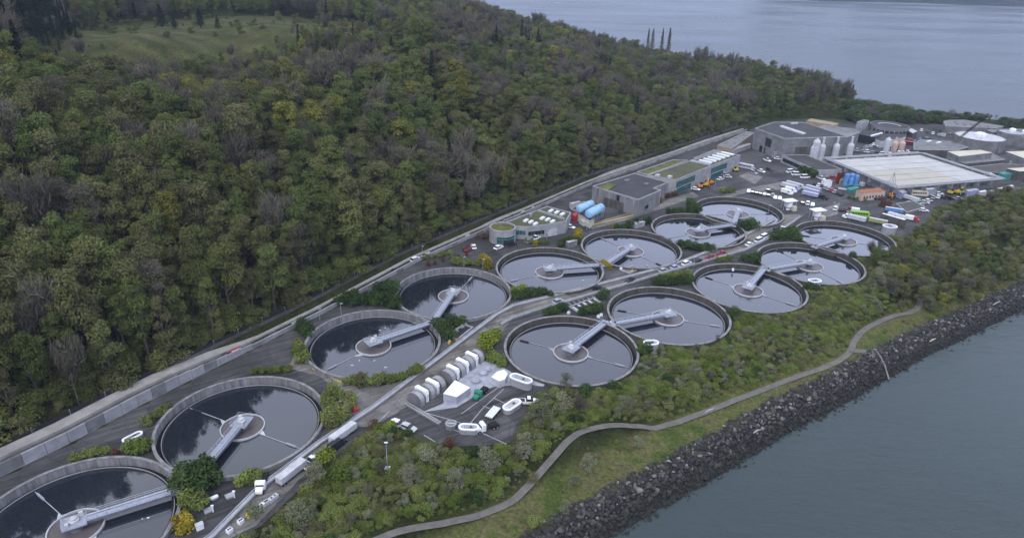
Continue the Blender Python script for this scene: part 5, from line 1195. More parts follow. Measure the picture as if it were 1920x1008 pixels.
bld('green_container', 'green tarpaulin-covered container beside the covered basin right corner', [(1872, 323), (1888, 321.5), (1898, 325), (1882, 327)], 3, 'tealp', 'tealp', 'container', .1, par='tealp')
bld('vaulted_shed', 'small white vaulted shed near the right edge behind the basin', [(1845, 325), (1857, 323), (1868, 328), (1857, 330)], 2.4, 'offwhite', 'white', 'shed', .1)
def digester(px, py, r, h, label, m='offwhite'):
    g = G(px, py, GZ+h); t = thing('digester', label, 'tank', (g.x, g.y, GZ))
    MB().ring((0, 0), r-.5, r, 0, h, n=48).build('wall', M['conc'], t)
    MB().lathe((0, 0, 0), [(r-.4, h-.5), (r*.5, h-.1), (r*.3, h+.1)], 40).build('roof', M[m], t)
    MB().lathe((0, 0, 0), [(r*.24, h), (r*.24, h+1.8), (r*.14, h+2.6)], 20).build('dome', M['white'], t)
    for k_ in range(10): a = k_*.628; MB().box((math.cos(a)*(r+.1), math.sin(a)*(r+.1), 0), (.5, .9, h-.3), a).build('buttress', M['conc'], t)
digester(1838, 255, 16, 8.5, 'round digester tank with white cap in front of the long flat roof')
digester(1927, 250, 16, 8, 'round digester tank cut by the right picture edge', 'conc')
digester(1898, 247, 9, 8.5, 'smaller white-topped digester squeezed between the two large ones', 'membrane')
t, P_, c = bld('flat_roofed_building', 'long flat grey-blue roof nearest the far shore at the right', [(1769, 227), (1778, 225), (1808, 224.5), (1882, 236.5), (1866, 240), (1773, 236)], 5, 'conc', 'conc', parapet_h=.3)
for k_ in range(5): on_roof(t, c, [(1790+k_*15, 228+k_*2), (1793+k_*15, 227.6+k_*2), (1797+k_*15, 232+k_*2), (1794+k_*15, 232.4+k_*2)], 5, 'roof_rib', 'conc', .25)
bld('service_block', 'dark low service block between flat roof and digester', [(1850, 244), (1872, 240), (1884, 244), (1862, 248)], 4, 'conc_dark', 'conc', parapet_h=.3)
# round hall
g = G(1668, 234, 7); t = thing('round_hall', 'round dark-roofed hall near the far shore behind the car park', 'building', (g.x, g.y, GZ))
MB().ring((0, 0), 13, 13.6, 0, 8.2, n=48).build('wall', M['conc'], t); MB().disc((0, 0), 13, 7.7, 48).build('roof', M['roof_dark'], t)
MB().ring((0, 0), 7.2, 7.9, 7.72, 8.0, -.3, 2.6, 20).build('roof_kerb', M['offwhite'], t)
for k_ in range(12): MB().ring((0, 0), 13.5, 13.68, 2, 6, -2.9+k_*.24, -2.9+k_*.24+.16, 3).build('window', M['win'], t)
bld('hall_tower', 'square concrete block at the left of the round hall', [(1607, 228), (1621, 224), (1630, 226), (1617, 230.5)], 9, 'conc_light', 'conc', parapet_h=.3)
bld('dark_roofed_wing', 'low dark-roofed wing left in front of the round hall', [(1611, 251), (1618, 244), (1655, 246), (1650, 256), (1640, 258)], 4.5, 'dark', 'roof_dark', parapet_h=.2, par='roof_dark')
t, P_, c = bld('dark_roofed_wing', 'low dark-roofed wing with white front before the round hall', [(1640, 258), (1655, 250), (1700, 251), (1697, 257), (1652, 264)], 4.0, 'offwhite', 'roof_dark', parapet_h=.2, par='roof_dark')
on_roof(t, c, [(1632, 254.5), (1654, 249), (1655, 250), (1634, 255.8)], 4.6, 'roof_light', 'white', .5)
bld('earth_cone_shed', 'small grey white-topped shed at the right of the round hall', [(1700, 244), (1709, 240), (1721, 246), (1712, 250)], 4.5, 'conc_dark', 'offwhite', 'shed', .2)
g = G(1703, 271, GZ); t = thing('round_filter', 'dark reddish round filter vessel left of the pale blue-grey building', 'tank', (g.x, g.y, GZ)); MB().lathe((0, 0, 0), [(3.2, 0), (3.2, 3), (2.2, 4.4), (.8, 4.9)], 20).build('shell', M['maroon'], t); MB().ring((0, 0), 3.2, 3.5, 2.7, 3.0, n=20).build('band', M['offwhite'], t)
# crane
a = G(1780, 281, GZ); t = thing('mobile_crane', 'mobile crane with long inclined lattice boom beside the round digester', 'crane', (a.x, a.y, GZ))
MB().box((0, 0, .8), (8, 3, 1.6)).build('chassis', M['yellow'], t); MB().box((-1.5, 0, 2.4), (4, 2.8, 1.8)).build('cab', M['offwhite'], t)
for sx in (-3, -1, 1, 3):
    for sy in (-1.3, 1.3): MB().tube([(sx, sy-.25, .6), (sx, sy+.25, .6)], .6, 10).build('wheel', M['black'], t)
tip = G(1853, 216, 34)-a
base = Vector((0, 0, 4)); mid = base+(tip-base)*.35
def lattice(p, q, wd, r_, n):
    d = (q-p).normalized(); s_ = d.cross(Vector((0, 0, 1))).normalized()*wd/2; u_ = s_.cross(d).normalized()*wd/2; mb = MB(); C4 = [s_+u_, s_-u_, -s_-u_, -s_+u_]
    for o_ in C4: mb.tube([p+o_, q+o_*.7], r_, 5)
    for i in range(n):
        x0 = p.lerp(q, i/n); x1 = p.lerp(q, (i+1)/n)
        for k_ in range(4): mb.tube([x0+C4[k_], x1+C4[(k_+1) % 4]], r_*.6, 4)
    return mb
lattice(base, mid, 1.2, .15, 8).build('boom', M['tan'], t); lattice(mid, tip, 1.0, .14, 16).build('boom_extension', M['dark'], t)
MB().tube([tip, tip+Vector((0, 0, -18))], .06, 4).build('hoist_rope', M['dark'], t)
# small tripod mast on the basin corner
a = G(1672, 345, 4); t = thing('lattice_mast', 'small pyramid-shaped steel mast at the near corner of the covered basin', 'mast', (a.x, a.y, GZ))
mb = MB()
for k_ in range(4): q = Vector((math.cos(k_*1.57+.8)*4, math.sin(k_*1.57+.8)*4, 0)); mb.tube([q, (0, 0, 12)], .12, 5); mb.tube([q*.5+Vector((0, 0, 6)), Vector((math.cos(k_*1.57+2.37)*2, math.sin(k_*1.57+2.37)*2, 6))], .08, 4)
mb.build('frame', M['grey'], t)

# things along the near side of the basin
t, P_, c = bld('orange_roofed_building', 'long low building with rust-orange roof in front of the covered basin', [(1606, 356), (1649, 351.5), (1661, 358), (1617, 362)], 3.4, 'pink', 'brick', parapet_h=.15, par='brick')
fe = front_edges(P_, c)
for a, b in fe[-1:]: facade(t, c, a, b, 0, 1.4, .06, .94, 'window', 'win', nsplit=7, gap=1.2, frame='offwhite')
t, P_, c = bld('maroon_box', 'tall maroon box standing against the end of the olive-roofed building', [(1571, 323), (1577, 321), (1581, 322.5), (1576, 325)], 5.5, 'maroon', 'maroon', 'box', .1, par='maroon')
g = G(1592, 349, GZ); t = thing('blue_vessels', 'cluster of upright blue cylindrical vessels in front of the basin corner', 'tanks', (g.x, g.y, GZ))
for x, y, r_, h_ in ((-2.4, 0, 1.5, 7), (.8, .6, 1.5, 7), (3.6, .4, 1.3, 6.2), (-.6, -2.4, 1.2, 5)): MB().lathe((x, y, 0), [(r_, 0), (r_, h_), (r_*.6, h_+.6), (.2, h_+.7)], 16).build('vessel', M['blue'], t)
MB().box((0, -4.5, 2.2), (10, 1.5, .2)).build('walkway', M['tealp'], t); MB().box((0, -4.5, 0), (.3, 1.2, 2.2)).build('support', M['tealp'], t); MB().bar((-9, -6, .1), (-1, -10, .1), 1.1, .8).build('pipe_rack', M['offwhite'], t)
bld('green_skid', 'teal green equipment skid in front of the blue vessels', [(1588, 352), (1606, 348), (1612, 352), (1594, 356)], .8, 'tealp', 'tealp', 'equipment', .1, par='tealp')
bld('white_hut', 'white box hut between parked cars below the olive-roofed building', [(1541, 337), (1557, 336), (1561, 339), (1545, 340.5)], 2.4, 'white', 'offwhite', 'hut', .1)
bld('site_hut', 'pale blue-white site hut against the near wall of the covered basin', [(1682, 357), (1692, 353), (1701, 359), (1692, 362)], 2.4, 'lav', 'offwhite', 'hut', .1)
bld('site_canopy', 'small white canopy roof against the near wall of the basin', [(1732, 353), (1752, 350.5), (1757, 354), (1738, 355.5)], 2.6, 'grey', 'white', 'canopy', .1)
bld('box_container', 'lavender box container near the right end of the basin wall', [(1811, 355), (1832, 352.5), (1836, 356), (1815, 359)], 2.4, 'lav', 'membrane', 'container', .1)
bld('white_tent', 'round-topped white tank shed right of the lavender container', [(1834, 358), (1848, 355.5), (1851, 359), (1838, 361)], 2.0, 'offwhite', 'white', 'tank', .1)
for x, y, l in ((1862, 357, 'first of three small white-roofed sheds right of the lavender container'), (1875, 353, 'middle of three small white-roofed sheds by the wood edge'), (1893, 348.5, 'last of three small white-roofed sheds by the wood edge at right')):
    bld('small_shed', l, [(x-8, y), (x+5, y-2.6), (x+9, y), (x-4, y+2.6)], 1.6, 'offwhite', 'white', 'shed', .1)
bld('loading_canopy', 'long pale canopy on posts between trailers beside the woods', [(1652, 400), (1656, 398.5), (1700, 410.5), (1697, 413)], 3.2, 'conc_dark', 'white', 'canopy', .1)
bld('material_pile_bay', 'low grey storage bay full of rubble between trailers and woods', [(1680, 381), (1715, 376), (1735, 388), (1700, 398)], .4, 'conc', 'conc_dark', 'storage bay', .3)
random.seed(9)
for k_ in range(22):
    g = G(1688+random.uniform(0, 44), 383+random.uniform(-3, 12), GZ); mk = random.choice(['offwhite', 'tan', 'grey', 'conc', 'tealp'])
    t = thing('stored_item', 'small '+{'offwhite': 'white', 'tan': 'tan', 'grey': 'metal grey', 'conc': 'concrete', 'tealp': 'green'}[mk]+' crate among the stored material beside the woods', 'crate', g, random.uniform(0, 3), 'crates in the storage bay')
    MB().box((0, 0, 0), (random.uniform(1, 2.6), random.uniform(.8, 1.6), random.uniform(.6, 1.8)), 0, .85).build('body', M[mk], t); MB().box((0, 0, 1.75), (.9, .7, .2)).build('lid', M['grey'], t) if mk == 'x' else None

random.seed(19)
for k_ in range(44):
    a_, b_, wh_ = random.choice((((1610, 240), (1640, 282), 'behind the large hall'), ((1700, 262), (1760, 290), 'beside the pale blue-grey building'), ((1860, 300), (1915, 345), 'right of the covered basin'), ((1760, 245), (1800, 262), 'near the crane'), ((1570, 330), (1650, 352), 'in front of the basin corner')))
    g = G(random.uniform(a_[0], b_[0]), random.uniform(a_[1], b_[1]), GZ); mk = random.choice(['offwhite', 'grey', 'conc', 'conc_dark', 'tan', 'blue'])
    cn = {'offwhite': 'white', 'grey': 'metal grey', 'conc': 'concrete', 'conc_dark': 'dark', 'tan': 'tan', 'blue': 'blue'}[mk]
    t = thing('equipment_box', f'small {cn} equipment box {wh_}', 'box', g, .6+random.choice([0, 1.57]), f'{cn} boxes {wh_}'); w_ = random.uniform(1.5, 4.2); h_ = random.uniform(1.2, 3)
    MB().box((0, 0, 0), (w_, random.uniform(1.4, 2.6), h_)).build('body', M[mk], t); MB().box((0, 0, h_), (w_*.5, .9, .5)).build('vent', M['grey'], t)
# ------------------------------------------------------------ oval shafts and the service yard
def stadium(L, r, n=10):
    out = []
    for s_ in (1, -1):
        for i in range(n+1): a = (-math.pi/2+math.pi*i/n)*1.0; out.append((s_*(L/2+math.cos(a)*r), s_*math.sin(a)*r))
    return out
def oval(px, py, L, r, h, dpx, label, filled='grey'):
    g = G(px, py, GZ+h); g2 = G(px+dpx[0], py+dpx[1], GZ+h); t = thing('oval_shaft', label, 'shaft', (g.x, g.y, GZ), math.atan2(g2.y-g.y, g2.x-g.x))
    o_, i_ = stadium(L, r), stadium(L, r-.55); n = len(o_)
    MB().prism(stadium(L, r-.12), 0, h-.35).build('wall', M['conc_light'], t)
    vs = [(x, y, h-.3) for x, y in o_]+[(x, y, h) for x, y in o_]+[(x, y, h) for x, y in i_]+[(x, y, h-.3) for x, y in i_]; fs = []
    for k_ in range(n):
        j = (k_+1) % n; fs += [(k_, j, n+j, n+k_), (n+k_, n+j, 2*n+j, 2*n+k_), (2*n+k_, 2*n+j, 3*n+j, 3*n+k_)]
    MB().add(vs, fs).build('rim', M['white'], t); MB().add([(x, y, h-.2) for x, y in i_], [tuple(range(n))]).build('cover', M[filled], t)
    mb = MB()
    for k_ in range(-2, 3): mb.box((k_*L/5, 0, h-.2), (.1, (r-.6)*1.9, .08))
    mb.build('cover_rib', M['conc'], t); MB().box((L*.2, 0, h-.2), (.6, .6, .25)).build('hatch', M['conc_dark'], t); return t
oval(977, 708, 4.2, 1.7, 2.9, (20, 7), 'large oval white-rimmed shaft at the top right of the service yard')
oval(960, 757, 3.6, 1.6, 1.8, (15, -10), 'oval white-rimmed shaft slanting at the right side of service yard', 'offwhite')
oval(879, 799, 2.8, 1.5, 1.9, (20, 1), 'oval white-rimmed shaft at the bottom of the service yard')
oval(248, 817, 3.2, 1.1, 1.0, (18, -9), 'oval white-rimmed shaft between the first two hillside tanks', 'conc')
oval(1221, 641, 2.2, 1.6, 3.4, (14, -1), 'white-rimmed oval shaft at the near rim of second shore-side tank')
oval(1528, 525, 2.2, 1.7, 3.8, (14, -1), 'white-rimmed oval shaft at the near rim of fourth shore-side tank')
oval(1669, 423, 1.8, 2.6, 4.0, (14, 0), 'large round-cornered white-rimmed shaft beside the farthest shore-side tank')
g = G(845.5, 794, .2); t = thing('hatch_chamber', 'small octagonal concrete chamber left of the bottom oval shaft', 'chamber', (g.x, g.y, GZ))
MB().lathe((0, 0, 0), [(1.6, 0), (1.6, 1.5)], 8).build('wall', M['conc'], t); MB().ring((0, 0), 1.3, 1.65, 1.5, 1.75, n=8).build('rim', M['conc_light'], t); MB().box((0, 0, 1.5), (2.2, .25, .2)).build('beam', M['offwhite'], t)

tag(sheet(gp([(792, 773), (830, 757), (870, 700), (905, 676), (938, 686), (960, 699), (1028, 716), (1018, 725), (985, 720), (925, 726), (900, 735), (888, 745), (856, 764)]), GZ+.2, 'pale_deck', M['membrane']), kind='structure')
ua = G(772, 760, GZ); ub = G(902, 668, GZ); ud = (ub-ua).normalized(); un = Vector((-ud.y, ud.x, 0)); ang = math.atan2(ud.y, ud.x); LL = (ub-ua).length
for k_ in range(7):
    p = ua+ud*(LL*(k_+.35)/7)-un*.3
    t = thing('vent_vault', ['nearest', 'second', 'third', 'fourth', 'fifth', 'sixth', 'farthest'][k_]+' of the row of domed grey concrete vent vaults beside the road', 'vent vault', p, ang, 'concrete vent vaults in a row'); t.scale = (1.15, 1.22, 1.15)
    prof = [(-2.1, 0), (-2.1, 1.5), (-1.85, 2.4), (-1.15, 3.1), (0, 3.4), (1.15, 3.1), (1.85, 2.4), (2.1, 1.5), (2.1, 0)]
    def arch(prof_, x0, x1, k=1.0):
        mb = MB(); n = len(prof_); vs = [(x, y*k, z*k) for x in (x0, x1) for y, z in prof_]
        return mb.add(vs, [(i, (i+1) % n, n+(i+1) % n, n+i) for i in range(n)]+[tuple(range(n-1, -1, -1)), tuple(range(n, 2*n))])
    arch(prof, -.75, .75).build('vault', M['conc_light'], t); arch([(y*(1.0), z) for y, z in prof], -.9, -.75, 1.03).build('rim', M['conc'], t); arch(prof, .75, .9, 1.03).build('rim', M['conc'], t)
for i, k_ in enumerate((.75, 1.75, 3.75, 4.75, 5.75)):
    p = ua+ud*(LL*(k_+.1)/7)-un*2.0
    t = thing('air_duct', ['nearest', 'second', 'third', 'fourth', 'farthest'][i]+' white bent air duct rising beside the row of vent vaults', 'duct', p, ang-1.57, 'white bent air ducts')
    t.scale = (1.3, 1.3, 1.22)
    MB().box((0, 0, 0), (.9, .9, 2.2)).build('riser', M['white'], t)
    MB().add([(-.5, -.55, 2.2), (-.5, .55, 2.2), (-2.9, .55, 2.5), (-2.9, -.55, 2.5), (.5, -.55, 2.2), (.5, .55, 2.2), (.2, .55, 3.1), (.2, -.55, 3.1), (-2.9, .55, 3.3), (-2.9, -.55, 3.3)],
             [(0, 1, 2, 3), (4, 7, 6, 5), (7, 9, 8, 6), (3, 2, 8, 9), (0, 3, 9, 7, 4), (1, 5, 6, 8, 2), (0, 4, 5, 1)]).build('elbow', M['white'], t)
bld('white_shed', 'white box shed on the pale deck in the service yard', [(831, 737), (853, 712), (881.6, 726), (856.5, 743.5)], 1.7, 'membrane', 'white', 'shed', .12, par='white')
bld('white_tank_house', 'small white six-sided tank house beside the large oval shaft', [(921, 706), (932, 696), (945, 692), (952, 700), (947, 710), (936, 714)], 1.4, 'offwhite', 'white', 'hut', .1, par='white')
bld('bollard_wall', 'low concrete wall along the near side of the vent vault row', [(758, 756), (764, 752), (828, 790), (822, 794)], -.5, 'conc', 'conc', 'wall', .05)
for i, (x, y, r_) in enumerate(((892, 715, 1.3), (906, 701, 1.2), (915, 694, 1.0))):
    g = G(x, y, GZ+.2); t = thing('valve_chamber', ['nearest', 'middle', 'farthest'][i]+' of three low grey round valve chambers on the pale deck', 'chamber', g)
    MB().lathe((0, 0, 0), [(r_, 0), (r_, .7), (r_*.7, 1.1), (.2, 1.25)], 14).build('drum', M['membrane'], t); MB().ring((0, 0), r_, r_+.15, .5, .7, n=14).build('flange', M['grey'], t); MB().tube([(0, 0, 1.1), (0, 0, 1.7)], .15, 6).build('stem', M['rail'], t)

g = G(924, 777, GZ+.15); g2 = G(936, 764, GZ); t = thing('pipe_rack', 'flat rack of four long white pipes in the middle of the service yard', 'pipes', g, math.atan2(g2.y-g.y, g2.x-g.x))
for k_ in range(4): MB().tube([(-2.6, -.9+k_*.6, .95), (2.6, -.9+k_*.6, .95)], .27, 10).build('pipe', M['white'], t)
for x in (-1.8, 0, 1.8): MB().box((x, 0, 0), (.25, 2.6, .68)).build('bearer', M['dark'], t)
# ------------------------------------------------------------ vehicles
def wheel_set(t, xs, y, r_, wd=.24):
    me = MB().tube([(0, -wd/2, 0), (0, wd/2, 0)], r_, 12); hub = MB().tube([(0, -wd/2-.01, 0), (0, wd/2+.01, 0)], r_*.5, 8).mesh('hub', M['grey'])
    m_ = me.mesh('wheel', M['black'])
    for x in xs:
        for s_ in (-1, 1): o = link('wheel', m_, t, (x, s_*y, r_)); link('hub', hub, o)
def loft(secs):
    """secs: list of (x, half width, z0, z1) sections"""
    vs = []; n = len(secs)
    for x, hw, z0, z1 in secs: vs += [(x, -hw, z0), (x, hw, z0), (x, hw*1.0, z1), (x, -hw*1.0, z1)]
    fs = [(4*i+k, 4*i+4+k, 4*i+4+(k+1) % 4, 4*i+(k+1) % 4) for i in range(n-1) for k in range(4)]+[(0, 1, 2, 3), (4*n-1, 4*n-2, 4*n-3, 4*n-4)]
    return MB().add(vs, fs)
VC = {}
def vehicle(kind, colour, px, py, heading, label, cat=None, group=None, z=GZ):
    """heading: picture offset the vehicle points to"""
    g = G(px, py, z); g2 = G(px+heading[0], py+heading[1], z); rz = math.atan2(g2.y-g.y, g2.x-g.x)
    key = (kind, colour)
    if key in VC:
        t = copy_tree(VC[key]); t.location = g; t.rotation_euler.z = rz; t['label'] = label
        if 'group' in t: del t['group']
        if group: t['group'] = group
        return t
    P = M[colour]; cn = {'car': 'car', 'suv': 'car', 'van': 'van', 'pickup': 'pickup', 'truck': 'truck', 'semi': 'truck', 'trailer': 'trailer', 'bus': 'bus', 'cab': 'truck'}[kind]
    t = thing({'car': 'parked_car', 'suv': 'parked_car', 'van': 'parked_van', 'pickup': 'pickup_truck', 'truck': 'box_truck', 'semi': 'tractor_trailer', 'trailer': 'trailer', 'bus': 'bus', 'cab': 'cab_truck'}[kind], label, cat or cn, g, rz, group)
    if kind in ('car', 'suv', 'pickup', 'van'): t.scale = (1.14,)*3
    if kind in ('car', 'suv', 'pickup', 'van'):
        L = {'car': 4.5, 'suv': 4.8, 'pickup': 5.4, 'van': 5.4}[kind]; h = {'car': .85, 'suv': 1.0, 'pickup': .95, 'van': 1.15}[kind]; top = {'car': 1.45, 'suv': 1.75, 'pickup': 1.75, 'van': 2.1}[kind]
        loft([(-L/2, .78, .42, h*.85), (-L/2+.25, .9, .3, h), (L/2-1.2, .9, .3, h), (L/2-.3, .86, .3, h*.86), (L/2, .74, .42, h*.66)]).build('body', P, t)
        x0, x1 = {'car': (-1.7, 1.0), 'suv': (-2.2, 1.0), 'pickup': (-.6, 1.3), 'van': (-2.55, 1.7)}[kind]
        loft([(x0, .80, h-.02, h), (x0+.35, .76, h-.02, top-.07), (x1-.75, .76, h-.02, top-.07), (x1, .82, h-.02, h)]).build('window_band', M['win'], t)
        MB().box(((x0+x1)/2-.15, 0, top-.08), (x1-x0-1.0, 1.42, .1), 0, .95).build('roof', P, t)
        wheel_set(t, (-L/2+.9, L/2-.95), .82, .34)
        for s_ in (-1, 1): MB().box((L/2-.06, s_*.6, h*.55), (.12, .34, .14)).build('headlight', M['skylight'], t)
        if kind == 'pickup': MB().box((-1.7, 0, h-.3), (1.7, 1.5, .32)).build('load_bed', M['dark'], t)
    elif kind in ('truck', 'semi'):
        Lb = {'truck': 3.9, 'semi': 8.5}[kind]; x = Lb/2
        MB().box((0, 0, .55), (Lb+2.2, .9, .25)).build('chassis', M['dark'], t)
        loft([(x+.15, 1.15, .6, 2.6), (x+1.1, 1.2, .6, 2.65), (x+1.6, 1.15, .6, 1.7), (x+2.6, .95, .6, 1.5)]).build('cab', P, t)
        loft([(x+1.05, 1.02, 1.7, 2.5), (x+1.62, 1.05, 1.7, 1.75)]).build('windscreen', M['win'], t)
        for s_ in (-1, 1): MB().box((x+.65, s_*1.17, 1.6), (.7, .06, .7)).build('side_window', M['win'], t)
        MB().box((-.1, 0, .85), (Lb, 2.2, 1.9 if colour not in ('green', 'dark') else .9)).build('cargo_box', M['white' if kind == 'truck' and colour not in ('green', 'dark') else 'offwhite' if colour not in ('green', 'dark') else 'black'], t)
        wheel_set(t, (-x+.7, -x+1.8, x-1.2, x+1.9) if kind == 'semi' else (-x+.8, x+1.6), .95, .48, .3)
    elif kind == 'cab':
        MB().box((-1.2, 0, .55), (6.4, .9, .3)).build('chassis', M['dark'], t); MB().box((-2.6, 0, .9), (2.6, 1.9, .5), 0, .9).build('flatbed', M['black'], t)
        loft([(.1, 1.15, .6, 2.6), (1.0, 1.2, .6, 2.65), (1.5, 1.1, .6, 1.75)]).build('cab', P, t); loft([(1.5, .9, .7, 1.7), (2.9, .8, .7, 1.4)]).build('bonnet', P, t)
        loft([(.98, 1.02, 1.75, 2.5), (1.55, 1.0, 1.75, 1.8)]).build('windscreen', M['win'], t); wheel_set(t, (-3.4, -2.3, 2.0), .95, .5, .3)
    elif kind == 'trailer':
        MB().box((0, 0, 1.0), (8.6, 2.1, 1.7)).build('cargo_box', P, t); MB().box((0, 0, 2.7), (8.4, 2.0, .06)).build('roof', M['offwhite'], t); MB().box((0, 0, .7), (8.4, 1, .3)).build('chassis', M['dark'], t)
        wheel_set(t, (-3.4, -2.3), .85, .42, .3); MB().box((2.8, 0, 0), (.2, 1.6, .8)).build('landing_leg', M['dark'], t)
    elif kind == 'bus':
        loft([(-4.6, 1.15, .5, 2.7), (-4.3, 1.22, .4, 3.0), (4.1, 1.22, .4, 3.0), (4.6, 1.15, .5, 2.4)]).build('body', P, t)
        for s_ in (-1, 1):
            for k_ in range(6): MB().box((-3.5+k_*1.3, s_*1.23, 1.6), (1.0, .05, .8)).build('window', M['win'], t)
        MB().box((4.45, 0, 1.5), (.12, 2.0, .9)).build('windscreen', M['win'], t); wheel_set(t, (-2.9, 3.0), 1.05, .45, .3)
    VC[key] = t; return t
UR = (10, -4.3)   # along the road, away
